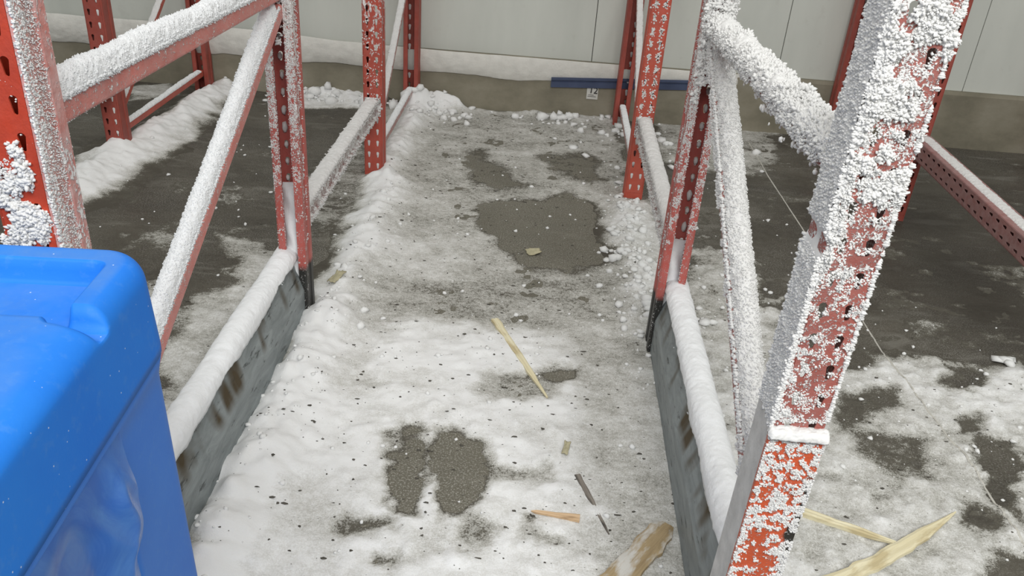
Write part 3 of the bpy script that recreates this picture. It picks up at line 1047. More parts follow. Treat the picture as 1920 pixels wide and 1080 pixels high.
# right: the same, coated all round
hbR, L = tube('horizontal_brace', (0, y_in0, 1.030), (0, y_in1, 0.985), 0.040, 0.040, MT['red_heavy'], R1f)
T = Tri()
n = 2600
xx = rng.uniform(0.0, L, n); th = rng.uniform(-0.12*math.pi, 1.12*math.pi, n)
base = np.c_[xx, 0.024*np.cos(th), 0.024*np.sin(th)]
nr = np.c_[np.zeros(n), np.cos(th), np.sin(th)]
up_ = (0.35+0.65*np.clip(np.sin(th)+0.35, 0, 1))*(0.75+0.6*np.clip(fbm(base, 22, 3, 319), -0.5, 1))
V, Fc = clusters(base+nr*(0.011*up_)[:, None], nr, (0.004+0.008*rng.random(n)**1.6)*(0.45+0.75*up_), 16, 0.25)
T.add(V, Fc)
P, Q = snow_cap(L, 0.062, 0.030, 0.010, amp=0.006, seed=321, scale=70, hvar=0.3)
T.add(P, np.r_[Q[:, [0, 1, 2]], Q[:, [0, 2, 3]]])
n = 900
xx = rng.uniform(0, L, n)
P = np.c_[xx, rng.normal(0, 0.015, n), np.full(n, -0.022)]
kp = fbm(P, 30, 3, 5) > -0.1
V, Fc = crystals(P[kp], (0, 0, -1), 0.0035*rng.uniform(0.5, 1.4, kp.sum()), 1.5); T.add(V, Fc)
T.make('frost', MT['frost'], hbR)
dbR, L = tube('diagonal_brace', (0, y_in0, 0.395), (0, y_in1, 0.95), 0.036, 0.036, MT['red_brace'], R1f)
T = Tri()
P, Q = snow_cap(L, 0.050, 0.036, 0.010, amp=0.005, seed=331, scale=80, hvar=0.22, side=-0.010)
T.add(P, np.r_[Q[:, [0, 1, 2]], Q[:, [0, 2, 3]]])
n = 7000
xx = rng.uniform(0.0, L, n); sg = rng.choice([-1, 1], n)
P = np.c_[xx, sg*0.0185, rng.uniform(-0.018, 0.020, n)]
kp = fbm(P, 25, 3, 11)+0.55*sstep(0.20, 0.8, xx/L)+0.9*(P[:, 2] > 0.006)+0.25*(sg < 0) > 0.35
nn = np.c_[np.zeros(n), sg, np.zeros(n)]
V, Fc = crystals(P[kp], nn[kp], 0.0026*rng.uniform(0.5, 1.5, kp.sum()), 1.6); T.add(V, Fc)
n = 7000
idx = rng.integers(0, len(P), 10)
Pc, Qc = snow_cap(L, 0.052, 0.037, 0.010, amp=0.005, seed=331, scale=80, hvar=0.22, side=-0.010)
idx = rng.integers(0, len(Pc), n)
V, Fc = crystals(Pc[idx], (0, 0, 1), 0.0019*rng.uniform(0.4, 1.4, n), 1.4, oct_=True); T.add(V, Fc)
T.make('frost', MT['frost'], dbR)

# the near right post stands a little out of plumb
RD.rotation_euler = (0, 0.016, 0)
RD.location.x = -0.009

# ---- rime on post A (near left, aisle side)
h = PW/2
T = Tri()
V, Fc = speckle(7500, (0.75, 1.5), (0.0, PW), h+0.0003, (1, 0, 0), 0.0010, 21, -2.0, 50, 'side'); T.add(V, Fc)
V, Fc = speckle(4500, (0.75, 1.5), (0.002, 0.022), h+0.001, (1, 0, 0), 0.0018, 22, -2, 50, 'side'); T.add(V, Fc)
V, Fc = speckle(1500, (0.75, 1.5), (-0.002, 0.004), h+0.001, (1, -0.6, 0), 0.0019, 23, -0.5, 50, 'side'); T.add(V, Fc)
V, Fc = speckle(420, (0.75, 1.5), (-h, h), -0.0005, (0, -1, 0), 0.0013, 24, 0.08, 40); T.add(V, Fc)
n = 1500
z = rng.uniform(0.72, 1.08, n); xx = rng.uniform(-h, h*0.72, n)
P = np.c_[xx, np.full(n, -0.002), z]
kp = fbm(P, 26, 3, 41)-1.1*sstep(0.99, 1.08, z+xx*0.5)-0.8*sstep(0.005, 0.035, xx)*sstep(0.84, 0.98, z) > -0.02
V, Fc = clusters(P[kp], (0, -1, 0), 0.0035+0.008*rng.random(kp.sum())**2, 15, 0.27); T.add(V, Fc)
n = 7000
z = rng.uniform(0.72, 1.2, n); xx = rng.uniform(-h, h, n)
P = np.c_[xx, np.full(n, -0.0008), z]
kp = fbm(P, 35, 3, 43)-1.3*sstep(0.9, 1.1, z+xx*3) > 0.02
V, Fc = crystals(P[kp], (0, -1, 0), 0.0018*rng.uniform(0.5, 1.4, kp.sum()), 1.4, oct_=True); T.add(V, Fc)
T.make('frost', MT['frost'], LA)

# ---- rime and snow on rear posts B and C (open side towards the aisle, lips at y = -PW)
for post, sd in ((LB, 1), (RC, 2)):
    T = Tri()
    dens = 1.0 if sd == 1 else 1.35
    for sx in (-1, 1):
        xa, xb = (sx*h, sx*(h-0.019))
        n = int(6500*dens)
        z = rng.uniform(0.2, 1.3, n); xx = rng.uniform(min(xa, xb), max(xa, xb), n)
        P = np.c_[xx, np.full(n, -PW-0.0006), z]
        kp = fbm(P, 60, 3, 400+sd*10+sx)+0.75*sstep(0.55, 1.0, z)-0.35*sstep(0.5, 0.3, z) > 0.02
        V, Fc = crystals(P[kp], (0, -1, 0), 0.0018*rng.uniform(0.5, 1.4, kp.sum()), 1.6, oct_=True); T.add(V, Fc)
        n = 3000
        z = rng.uniform(0.25, 1.3, n)
        P = np.c_[np.full(n, sx*h), rng.uniform(-PW, -0.01, n), z]
        kp = fbm(P, 50, 3, 420+sd*10+sx)+0.5*sstep(0.5, 1.0, z) > 0.10
        V, Fc = crystals(P[kp], (sx, 0, 0), 0.0019*rng.uniform(0.5, 1.4, kp.sum()), 1.5, oct_=True); T.add(V, Fc)
        n = 700
        z = rng.uniform(0.25, 1.3, n)
        P = np.c_[np.full(n, sx*(h-0.019)), np.full(n, -PW+0.002), z]
        V, Fc = crystals(P, (-sx, -0.5, 0), 0.0020*rng.uniform(0.5, 1.5, n), 1.6, oct_=True); T.add(V, Fc)
    # blobs at the holes seen inside
    hc_ = hole_centres(0.40, 1.2, 0.02)
    hc_[:, 1] = -0.004
    hc_ += rng.normal(0, 0.0012, hc_.shape)
    V, Fc = crystals(hc_, (0, 0, 1), 0.0080*rng.uniform(0.8, 1.15, len(hc_)), 1.7, 0.10); T.add(V, Fc)
    T.make('frost', MT['frost_grey'], post)
    # snow packed in the foot of the post
    xs = np.linspace(-h+0.004, h-0.004, 14); zs = np.linspace(0, 1, 40)
    top_z = 0.44 if sd == 1 else 0.36
    V = []
    for x in xs:
        for t_ in zs:
            z = 0.02+(top_z-0.02)*t_
            y = -0.006-(PW+0.012)*(1-t_)**0.55*(1-0.5*(x/h)**2)+0.004*math.sin(z*60+x*80)
            if abs(x) > h-0.02: y = max(y, -PW+0.004)
            V.append((x, y, z))
    V = np.array(V)
    V[:, 1] += 0.005*fbm(V, 40, 3, 440+sd)
    ij = np.arange(13)[:, None]*40+np.arange(39)[None]; a = ij.ravel()
    s_ = mesh('snow', V, np.c_[a, a+40, a+41, a+1][:, ::-1], MT['snow'], post, smooth=True)
    s_['kind'] = 'stuff'

# thick white rime over the top joint of post C
T = Tri()
n = 700
z = rng.uniform(0.80, 1.25, n)
xx = rng.uniform(-h, h, n)
P = np.c_[xx, np.full(n, -PW-0.002), z]
kp = fbm(P, 25, 3, 451)+1.2*np.exp(-((z-0.98)/0.10)**2)+0.5*sstep(0.9, 1.0, z) > 0.12
V, Fc = clusters(P[kp], (0, -1, 0.2), 0.004+0.007*rng.random(kp.sum())**2, 8, 0.4); T.add(V, Fc)
T.make('frost', MT['frost'], RC)
# and greyer rime where the left braces meet post B
T = Tri()
n = 260
z = rng.uniform(0.86, 1.25, n); xx = rng.uniform(-h, h, n)
P = np.c_[xx, np.full(n, -PW-0.002), z]
kp = fbm(P, 25, 3, 453)+0.8*sstep(0.88, 0.96, z) > 0.1
V, Fc = clusters(P[kp], (0, -1, 0.2), 0.003+0.004*rng.random(kp.sum())**2, 7, 0.4); T.add(V, Fc)
T.make('frost', MT['frost_grey'], LB)

# ---- rime on post D (near right, aisle side): popcorn clumps on the face, thick grey-white coat on the inner side
T = Tri()
n = 5600
z = rng.uniform(0.655, 1.50, n); xx = rng.uniform(-h, h, n)
P = np.c_[xx, np.full(n, -0.0015), z]
g = fbm(P, 34, 4, 501, 0.7)+0.10*sstep(0.9, 1.2, z)+0.18*sstep(-0.018, -0.036, xx)-0.12*sstep(0.85, 0.70, z)
kp = g > 0.21
V, Fc = clusters(P[kp], (0, -1, 0), (0.0024+0.0058*rng.random(kp.sum())**2)*(0.75+0.5*sstep(0.75, 1.15, z[kp])), 20, 0.23); T.add(V, Fc)
n = 16000
z = rng.uniform(0.655, 1.50, n); xx = rng.uniform(-h, h, n)
P = np.c_[xx, np.full(n, -0.0008), z]
kp = fbm(P, 90, 3, 503)+0.10*sstep(0.8, 1.2, z) > 0.08
V, Fc = crystals(P[kp], (0, -1, 0), 0.0017*rng.uniform(0.5, 1.4, kp.sum()), 1.9, oct_=True); T.add(V, Fc)
# inner (left) side: a smoother coat with a knobbly skin and one bare gap
ny_, nz_ = 22, 260
yy = np.linspace(-0.003, PW, ny_); zz = np.linspace(0.64, 1.50, nz_)
A_, C_ = np.meshgrid(yy, zz, indexing='ij'); A_ = A_.ravel(); C_ = C_.ravel()
gap = np.exp(-((C_-0.945)/0.016)**2)
P = np.c_[np.full(len(A_), -h), A_, C_]
th_ = (0.0042+0.0035*sstep(0.7, 1.1, C_)+0.0035*fbm(P, 60, 4, 511)+0.0015*fbm(P, 180, 2, 513))*(1-gap)-0.001*gap
P[:, 0] -= np.maximum(th_, -0.0008)
P[:, 1] += 0.002*fbm(P, 120, 2, 517)
a = (np.arange(ny_-1)[:, None]*nz_+np.arange(nz_-1)[None]).ravel()
T.add(P, np.r_[np.c_[a, a+1, a+nz_], np.c_[a+1, a+nz_+1, a+nz_]])
n = 5000
idx = rng.integers(0, len(P), n)
kp = gap[idx] < 0.3
V, Fc = crystals(P[idx][kp], (-1, -0.3, 0), 0.0018*rng.uniform(0.5, 1.6, kp.sum()), 1.5, oct_=True); T.add(V, Fc)
for ye in (-0.002, PW):
    n = 1800
    z = rng.uniform(0.64, 1.50, n)
    Pe = np.c_[np.full(n, -h-0.003)+rng.normal(0, 0.002, n), np.full(n, ye), z]
    kp = np.exp(-((z-0.945)/0.016)**2) < 0.4
    V, Fc = crystals(Pe[kp], (-0.6, -0.5 if ye < 0 else 0.5, 0), 0.0022*rng.uniform(0.4, 1.5, kp.sum()), 1.5); T.add(V, Fc)
# right edge fringe
n = 5500
z = rng.uniform(0.66, 1.50, n)
P = np.c_[np.full(n, h), rng.uniform(-0.003, 0.012, n), z]
kp = fbm(P, 50, 3, 507) > -0.25
V, Fc = crystals(P[kp], (1, -0.4, 0), 0.0019*rng.uniform(0.4, 1.5, kp.sum()), 1.7); T.add(V, Fc)
T.make('frost', MT['frost'], RD)

# bolted-on protector sleeve at the foot of post D, with a ledge of snow on top
B = Bag()
pt_, ph = 0.010, 0.635
B.box(-h-0.006, h+0.006, -pt_, -0.0005, 0.0, ph)
B.box(h+0.002, h+0.006, -0.0005, 0.03, 0.0, ph)
guardD = bevel(B.make('post_protector', MT['orange'], R1f, (-0.009, YA, 0)), 0.004, 2)
guardD.rotation_euler = (0, 0.016, 0)
guardD['label'] = 'orange steel protector plate with worn blackened edge'
B = Bag(); B.box(-h-0.0045, -h-0.0008, -0.002, PW+0.001, 0.0, ph+0.004)
side = (B.make('side_plate', plain('grey_side_steel', srgb(214, 213, 210), 0.7, 0.15, 30, 0.4), guardD))
side['label'] = 'grey side plate dulled by rime'
T = Tri()
P, Q = snow_cap(PW+0.016, 0.028, 0.015, ph, amp=0.003, seed=551, x0=-h-0.008, side=-0.008, scale=110)
T.add(P, np.r_[Q[:, [0, 1, 2]], Q[:, [0, 2, 3]]])
n = 15000
z = rng.uniform(0.3, ph, n); xx = rng.uniform(-h-0.006, h+0.006, n)
P = np.c_[xx, np.full(n, -pt_-0.0004), z]
kp = fbm(P, 110, 3, 553, 0.6)+0.55*fbm(P, 28, 3, 554)+0.10*sstep(0.55, 0.62, z)+0.22*sstep(0.02, 0.038, np.abs(xx)) > 0.10
V, Fc = crystals(P[kp], (0, -1, 0), 0.0016*rng.uniform(0.5, 1.6, kp.sum()), 1.5, oct_=True); T.add(V, Fc)
n = 120
z = rng.uniform(0.3, ph-0.03, n); xx = rng.uniform(-h, h, n)
P = np.c_[xx, np.full(n, -pt_-0.001), z]
kp = fbm(P, 30, 3, 555) > 0.0
V, Fc = clusters(P[kp], (0, -1, 0), 0.002+0.004*rng.random(kp.sum())**2, 12, 0.3); T.add(V, Fc)
T.make('snow', MT['frost'], guardD)

# ------------------------------------------------------------------ row spacers


def channel(x, label, y0, y1, z, hgt, wid, mat, snow_h, perforated=False, lip=True):
    t = empty('row_spacer', (x, y0, z), label, 'row spacer', 'row spacers between the rack frames')
    L = abs(y1-y0)
    if perforated:
        # slotted angle-like member: a thin web full of punched holes on the side that looks to the open bay
        b = post_mesh(L-0.004, -1, w=hgt, lip=0.012, z_phase=0.012)
        o = b.make('beam', mat, t)
        # column axis (local z) -> -y ; holes side (local -y) -> -x ; local x -> z
        o.matrix_basis = Matrix(((0, 1, 0, -wid/2), (0, 0, -1, -0.002), (1, 0, 0, 0), (0, 0, 0, 1)))
        m = o.modifiers.new('thickness', 'SOLIDIFY'); m.thickness = 0.0022; m.offset = -1
        P, Q = snow_cap(L-0.02, wid*0.8, snow_h, hgt/2, amp=0.003, seed=int(x*50)+600, x0=0.01, scale=100)
        P = np.c_[-P[:, 1]+0.012, -P[:, 0], P[:, 2]]
        T = Tri(); T.add(P, np.r_[Q[:, [0, 1, 2]], Q[:, [0, 2, 3]]])
        T.make('snow', MT['frost_grey'], o, smooth=True).matrix_basis = o.matrix_basis.inverted()
    else:
        B = Bag()
        # channel with a stepped side: upper and lower flange, recessed web, running towards -y
        B.box(-wid/2, wid/2, -L+0.001, -0.001, hgt/2-0.014, hgt/2)
        B.box(-wid/2, wid/2, -L+0.001, -0.001, -hgt/2, -hgt/2+0.014)
        B.box(-wid/2+0.010, wid/2-0.010, -L+0.001, -0.001, -hgt/2+0.012, hgt/2-0.012)
        o = bevel(B.make('beam', mat, t), 0.003, 2)
        P, Q = snow_cap(L-0.02, wid+0.004, snow_h, hgt/2, amp=0.0035, seed=int(x*50)+600, x0=0.01, scale=90)
        P = np.c_[-P[:, 1], -P[:, 0], P[:, 2]]
        T = Tri(); T.add(P, np.r_[Q[:, [0, 1, 2]], Q[:, [0, 2, 3]]])
        for sx in (-1, 1):
            n = int(900*L)
            PP = np.c_[np.full(n, sx*wid/2), -rng.uniform(0.01, L-0.01, n), rng.choice([hgt/2-0.006, -hgt/2+0.006], n)+rng.normal(0, 0.005, n)]
            V, Fc = crystals(PP, (sx, 0, 0), 0.0026*rng.uniform(0.5, 1.5, n), 1.5, oct_=True); T.add(V, Fc)
        T.make('snow', MT['frost_grey'], o, smooth=True)
    # bolt plates at the ends
    B = Bag(); B.box(-0.034, 0.034, -0.006, -0.0015, -hgt/2-0.004, hgt/2+0.006)
    pl = bevel(B.make('end_plate', mat, t), 0.0015, 1)
    for sx in (-1, 1): bolt(t, (sx*0.026, -0.006, hgt/2-0.008), (0, -1, 0))
    return t


channel(XL, 'snow covered red spacer channel joining the two left frames, rime along its ribs', 0.0, YB, 0.315, 0.07, 0.05, MT['red_spacer'], 0.014)
channel(XR, 'white frosted spacer channel joining the near right frame to the frame behind it', 0.0, YB, 0.325, 0.07, 0.05, MT['red_spacer'], 0.020)
channel(XL-S, 'dark red spacer at far left passing behind the snowy brace', 0.0, YB, 0.300, 0.05, 0.05, MT['red_dull'], 0.006)
channel(XR+S, 'perforated red spacer running out of the picture at the right', 0.0, YB, 0.345, 0.075, 0.06, MT['red_dull'], 0.012, perforated=True)

# ------------------------------------------------------------------ low steel guards along the near frames


def floor_guard(x, sg, label, seed, snow_w, snow_side):
    """bent steel plate between the feet of a near frame; sg=+1 faces +x"""
    t = empty('floor_guard', (x, 0, 0), label, 'rack guard', 'steel guards at the feet of the near frames')
    y0, y1 = YA+PW-0.02, YB-0.004
    ys = np.linspace(y0, y1, 120)
    prof = [(0.0, 0.0), (0.0, 0.06), (0.0, 0.118), (-0.004, 0.130), (-0.020, 0.175), (-0.036, 0.220), (-0.042, 0.227), (-0.064, 0.228), (-0.064, 0.222), (-0.044, 0.222), (-0.006, 0.118), (-0.006, 0.0)]
    V = []
    for y in ys:
        dent = 0.003*float(fbm(np.array([[y, 0, 0]]), 7, 3, seed)[0])
        for (u_, z) in prof: V.append(((0.030+u_)*sg+dent*(0.3 < z*5 < 0.9), y, z))
    m = len(prof)
    Q = []
    for i in range(len(ys)-1):
        for j in range(m):
            q = (i*m+j, (i+1)*m+j, (i+1)*m+(j+1) % m, i*m+(j+1) % m)
            Q.append(q if sg > 0 else q[::-1])
    Q.append(tuple(range(m)) if sg < 0 else tuple(range(m))[::-1])
    e = tuple(range((len(ys)-1)*m, len(ys)*m))
    Q.append(e[::-1] if sg < 0 else e)
    o = mesh('guard_plate', V, Q, MT['guard'], t)
    L = y1-y0-0.012
    P, Qc = snow_cap(L, snow_w, 0.032, 0.222, amp=0.0026, seed=seed+3, x0=0.004, side=0.0, scale=45, hvar=0.24, power=0.8, taper=False)
    # the skirt on the aisle side hangs over the bend with a ragged hem
    hem = np.clip(-(P[:, 2]-0.230)/0.012, 0, 1)*(P[:, 1] > 0)
    lowr = 0.002+0.020*np.clip(fbm(np.c_[P[:, 0], P[:, 0]*0, P[:, 0]*0], 9, 4, seed+8), -0.6, 1)
    P[:, 2] -= hem*lowr
    P = np.c_[P[:, 1]*sg+snow_side*sg, y1-P[:, 0]-0.004, P[:, 2]]
    T = Tri()
    tri = np.r_[Qc[:, [0, 1, 2]], Qc[:, [0, 2, 3]]]
    T.add(P, tri if sg > 0 else tri[:, ::-1])
    n = 2600
    yy = rng.uniform(y0+0.01, y1-0.01, n)
    PP = np.c_[np.full(n, 0.0), yy, 0.165+0.057*rng.random(n)]
    PP[:, 0] = (0.030-0.020-(PP[:, 2]-0.175)*0.356+0.0005)*sg
    kp = fbm(PP*np.array([1, 0.6, 1]), 40, 3, seed+11)+(PP[:, 2]-0.205)*24 > (0.32 if sg > 0 else -0.10)
    V2, Fc = crystals(PP[kp], (sg, 0, 0.3), 0.0020*rng.uniform(0.5, 1.5, kp.sum()), 1.3, oct_=True)
    T.add(V2, Fc)
    T.make('snow', MT['snow'], o, smooth=True)
    return t


floor_guard(XL, 1, 'bent steel guard at the foot of the near left frame, brown burn marks under snow', 701, 0.072, -0.024)
floor_guard(XR, -1, 'grey steel guard at the foot of the near right frame under a smooth snow ridge', 751, 0.074, -0.020)

# ------------------------------------------------------------------ blue bin
BX0, BX1, BY0, BY1 = -1.00, -0.28, -3.40, -2.68


def blue_mat(name, c1, c2, rough, sp=True):
    k = NT(name, rough)
    n = k.noise(4, 5, 0.6); n2 = k.noise(60, 4, 0.7)
    c = k.mix(k.rng(n, 0.3, 0.7), c1, c2)
    c = k.mix(k.rng(n2, 0.55, 0.8, 0, 0.22), c, srgb(120, 168, 220))
    if sp:  # dust of frost lying on the level top
        g = k.n.new('ShaderNodeNewGeometry'); sx = k.n.new('ShaderNodeSeparateXYZ'); k.link(g.outputs['Normal'], sx.inputs[0])
        c = k.mix(k.math('MULTIPLY', k.rng(sx.outputs[2], 0.9, 1.0), k.rng(k.noise(11, 5, 0.65), 0.35, 0.7, 0.05, 0.40)), c, srgb(112, 150, 196))
    if sp:
        d = k.voro(70)
        c = k.mix(k.rng(d, 0.07, 0.03), c, srgb(215, 228, 245))
    k.color(c)
    k.b.inputs['Specular IOR Level'].default_value = 0.35
    k.bump(k.noise(220, 3), 0.08, 0.002)
    return k.m


bin_ = empty('blue_bin', (-0.624, -3.032, 0), 'large blue plastic bin with a closed lid in the lower left corner', 'bin')
bin_.rotation_euler = (0, 0, math.radians(4))
OX, OY = (BX0+BX1)/2, (BY0+BY1)/2


def squircle(u_, v_, x0, x1, y0, y1, r):
    """rectangle grid point moved so that the corners become quarter circles"""
    x = x0+(x1-x0)*u_; y = y0+(y1-y0)*v_
    cx = np.clip(x, x0+r, x1-r); cy = np.clip(y, y0+r, y1-r)
    ox = x-cx; oy = y-cy
    mlen = np.sqrt(ox**2+oy**2)
    s_ = np.where(mlen > 1e-9, np.maximum(abs(ox), abs(oy))/np.maximum(mlen, 1e-9), 1)
    return cx+ox*s_, cy+oy*s_


def edge_dist(x, y, x0, x1, y0, y1, r):
    qx = np.abs(x-(x0+x1)/2)-(x1-x0)/2+r; qy = np.abs(y-(y0+y1)/2)-(y1-y0)/2+r
    return -(np.minimum(np.maximum(qx, qy), 0)+np.hypot(np.maximum(qx, 0), np.maximum(qy, 0))-r)


nu, nv = 260, 270
U_, V_ = np.meshgrid(np.linspace(0, 1, nu), np.linspace(0, 1, nv), indexing='ij')
# denser towards the rim
U_ = U_.ravel(); V_ = V_.ravel()


def dens(t): return t-0.150*np.sin(2*np.pi*t)


x, y = squircle(dens(U_), dens(V_), BX0, BX1, BY0, BY1, 0.05)
d = edge_dist(x, y, BX0, BX1, BY0, BY1, 0.05)
SEAM_Z, TOP_Z, FLOOR_Z = 0.900, 1.004, 0.978


def soft_box(x, y, x0, x1, y0, y1, r, f):
    q = edge_dist(x, y, x0, x1, y0, y1, r)
    return sstep(-f, f, q)


# wide shoulders along the middle of the long sides, tighter roll at the corners
wide = sstep(BY1-0.140, BY1-0.165, y)*sstep(BY0+0.140, BY0+0.165, y)
reach = 0.022+0.030*wide
t_ = np.clip((d-0.004)/reach, 0, 1)
z = np.where(d < 0.004, SEAM_Z+(TOP_Z-0.030-SEAM_Z)*np.clip(d/0.004, 0, 1), TOP_Z-0.030+0.030*np.sqrt(np.clip(1-(1-t_)**2, 0, 1)))
# tray inside the far and side rims
tray = soft_box(x, y, BX0+0.040, BX1-0.040, BY0+0.05, BY1-0.050, 0.008, 0.004)
tray = tray*np.maximum(sstep(BY1-0.153, BY1-0.147, y), sstep(BY0+0.153, BY0+0.147, y))
z = z-np.clip(z-FLOOR_Z, 0, 1)*tray
# the side rims stop short: a groove at tray level runs out to the edge
for xc in (BX1-0.020, BX0+0.020):
    for yc in (BY1-0.147, BY0+0.147):
        cut = soft_box(x, y, xc-0.030, xc+0.022, yc-0.011, yc+0.011, 0.006, 0.004)
        z = z-np.clip(z-FLOOR_Z, 0, 1)*cut
# shallow step behind the raised middle panel
step = soft_box(x, y, BX0+0.03, BX1-0.050, BY0+0.24, BY1-0.238, 0.02, 0.006)
z = z-0.007*step
V = np.c_[x-OX, y-OY, z]
ij = np.arange(nu-1)[:, None]*nv+np.arange(nv-1)[None]; a = ij.ravel()
Qs = np.c_[a, a+nv, a+nv+1, a+1]
# rim skirt
loop = [i*nv for i in range(nu)]+[(nu-1)*nv+j for j in range(1, nv)]+[i*nv+nv-1 for i in range(nu-2, -1, -1)]+[j for j in range(nv-2, 0, -1)]
lv = V[loop]
cen = lv[:, :2]
rings = [(1.0, -0.010), (0.985, -0.012)]
allV = [V]; base_prev = np.array(loop); n0 = len(V); Fx = []
for sc, dz in rings:
    rv = np.c_[cen*sc, np.full(len(cen), SEAM_Z+dz)]
    idx = np.arange(len(rv))+n0; n0 += len(rv)
    allV.append(rv)
    nxt = np.roll(np.arange(len(rv)), -1)
    Fx.append(np.c_[base_prev, idx, idx[nxt], base_prev[nxt]])
    base_prev = idx
lid = mesh('lid', np.concatenate(allV), np.r_[Qs, np.concatenate(Fx)], blue_mat('blue_lid_plastic', srgb(22, 118, 226), srgb(38, 134, 234), 0.6), bin_, smooth=True)
# body: rounded box with a rolled top edge and recessed ribs, tapering downwards
nb, nz = 400, 70
tt = np.linspace(0, 1, nb, endpoint=False)
ix0, ix1, iy0, iy1 = BX0+0.012, BX1-0.008, BY0+0.010, BY1-0.008
per = []
r = 0.040
w_, h_ = ix1-ix0, iy1-iy0
segs = [(ix1, iy0+r, ix1, iy1-r), ('c', ix1-r, iy1-r, 0), (ix1-r, iy1, ix0+r, iy1), ('c', ix0+r, iy1-r, 90), (ix0, iy1-r, ix0, iy0+r), ('c', ix0+r, iy0+r, 180), (ix0+r, iy0, ix1-r, iy0), ('c', ix1-r, iy0+r, 270)]
for s in segs:
    if s[0] == 'c':
        for k in range(12):
            a_ = math.radians(s[3]+90*(k+0.5)/12)
            per.append((s[1]+r*math.cos(a_), s[2]+r*math.sin(a_), math.cos(a_), math.sin(a_)))
    else:
        n = 70
        for k in range(n):
            q = (k+0.5)/n
            nx_, ny_ = {0: (1, 0), 2: (0, 1), 4: (-1, 0), 6: (0, -1)}[segs.index(s)]
            per.append((s[0]+(s[2]-s[0])*q, s[1]+(s[3]-s[1])*q, nx_, ny_))
per = np.array(per); nb = len(per)
zb = np.linspace(0.06, SEAM_Z-0.004, nz)
V = []
for z_ in zb:
    tap = 1+0.035*(1-z_/SEAM_Z)
    roll = 0.006*math.exp(-((z_-(SEAM_Z-0.018))/0.012)**2)
    off = np.full(nb, roll)
    yy = per[:, 1]
    # shallow vertical recess panels on the sides, below the rolled edge
    for yc in (BY1-0.27, BY1-0.50):
        rec = sstep(0.100, 0.085, np.abs(yy-yc))*(np.abs(per[:, 2]) > 0.9)*sstep(SEAM_Z-0.03, SEAM_Z-0.09, z_)
        off = off-0.016*rec
    V.append(np.c_[(per[:, 0]+per[:, 2]*off-OX)*tap, (per[:, 1]+per[:, 3]*off-OY)*tap, np.full(nb, z_)])
V = np.concatenate(V)
i, j = np.meshgrid(np.arange(nz-1), np.arange(nb), indexing='ij')
i = i.ravel(); j = j.ravel(); j2 = (j+1) % nb
body_V = np.r_[V, [[0, 0, 0.06]]]
Qb = np.c_[i*nb+j, i*nb+j2, (i+1)*nb+j2, (i+1)*nb+j]
cb = np.arange(nb)
faces = [tuple(q) for q in Qb.tolist()]+[(len(V), int((k+1) % nb), int(k)) for k in cb]
body = mesh('body', body_V, faces, blue_mat('blue_body_plastic', srgb(58, 124, 222), srgb(76, 140, 230), 0.55, False), bin_, smooth=True)
B = Bag()
for sx in (-1, 1):
    for sy in (-1, 1):
        B2 = Bag(); n = 16
        V = []
        for k in range(n):
            a_ = 2*math.pi*k/n
            for dx in (-0.018, 0.018): V.append((sx*0.26+dx, sy*0.28+0.04*math.cos(a_), 0.0405+0.04*math.sin(a_)))
        Fs = [(2*k, 2*k+1, 2*((k+1) % n)+1, 2*((k+1) % n)) for k in range(n)]
        Fs += [tuple(range(0, 2*n, 2)), tuple(range(1, 2*n, 2))[::-1]]
        B2.add(V, Fs)
        B2.make('caster', plain('black_rubber', srgb(40, 40, 42), 0.7), bin_)


# film liner hanging out from under the lid
def film_mat():
    k = NT('blue_film', 0.25)
    n = k.noise(14, 5, 0.65, None, 1.5)
    c = k.mix(k.rng(n, 0.35, 0.75), srgb(58, 112, 198), srgb(92, 144, 214))
    k.color(c)
    k.b.inputs['Alpha'].default_value = 0.72
    k.b.inputs['Specular IOR Level'].default_value = 0.6
    k.bump(n, 0.12, 0.006)
    return k.m


nu2, nv2 = 110, 110
u_, v_ = np.meshgrid(np.linspace(0, 1, nu2), np.linspace(0, 1, nv2), indexing='ij')
u_ = u_.ravel(); v_ = v_.ravel()
ytop = (BY1-0.150)+(-0.42)*u_            # along the seam towards the camera
ybot = (BY1-0.215)+(-0.38)*u_
drop = 0.185-0.05*u_+0.03*fbm(np.c_[u_, u_*0], 5, 3, 801)
yy = ytop+(ybot-ytop)*v_
zz = SEAM_Z-0.013-drop*v_
q_ = np.c_[yy*0.9+zz*0.5, zz*0.8-yy*0.3]
fold = np.abs(fbm(q_, 9, 3, 803, 0.45)); fold2 = np.abs(fbm(q_[:, ::-1]*np.array([0.6, 1.5]), 14, 2, 807, 0.4))
cr = 0.020*(1-fold*2)*0.6+0.010*(0.4-fold2)
xx = BX1-0.006+0.010*np.sin(v_*2.6)+np.clip(cr, -0.004, 0.02)*sstep(0, 0.35, v_)+0.006*v_
a = (np.arange(nu2-1)[:, None]*nv2+np.arange(nv2-1)[None]).ravel()
film = mesh('film_liner', np.c_[xx-OX, yy-OY, zz], np.c_[a, a+nv2, a+nv2+1, a+1], film_mat(), bin_, smooth=True)
film['label'] = 'crumpled translucent blue plastic film'

# ------------------------------------------------------------------ wood splinters


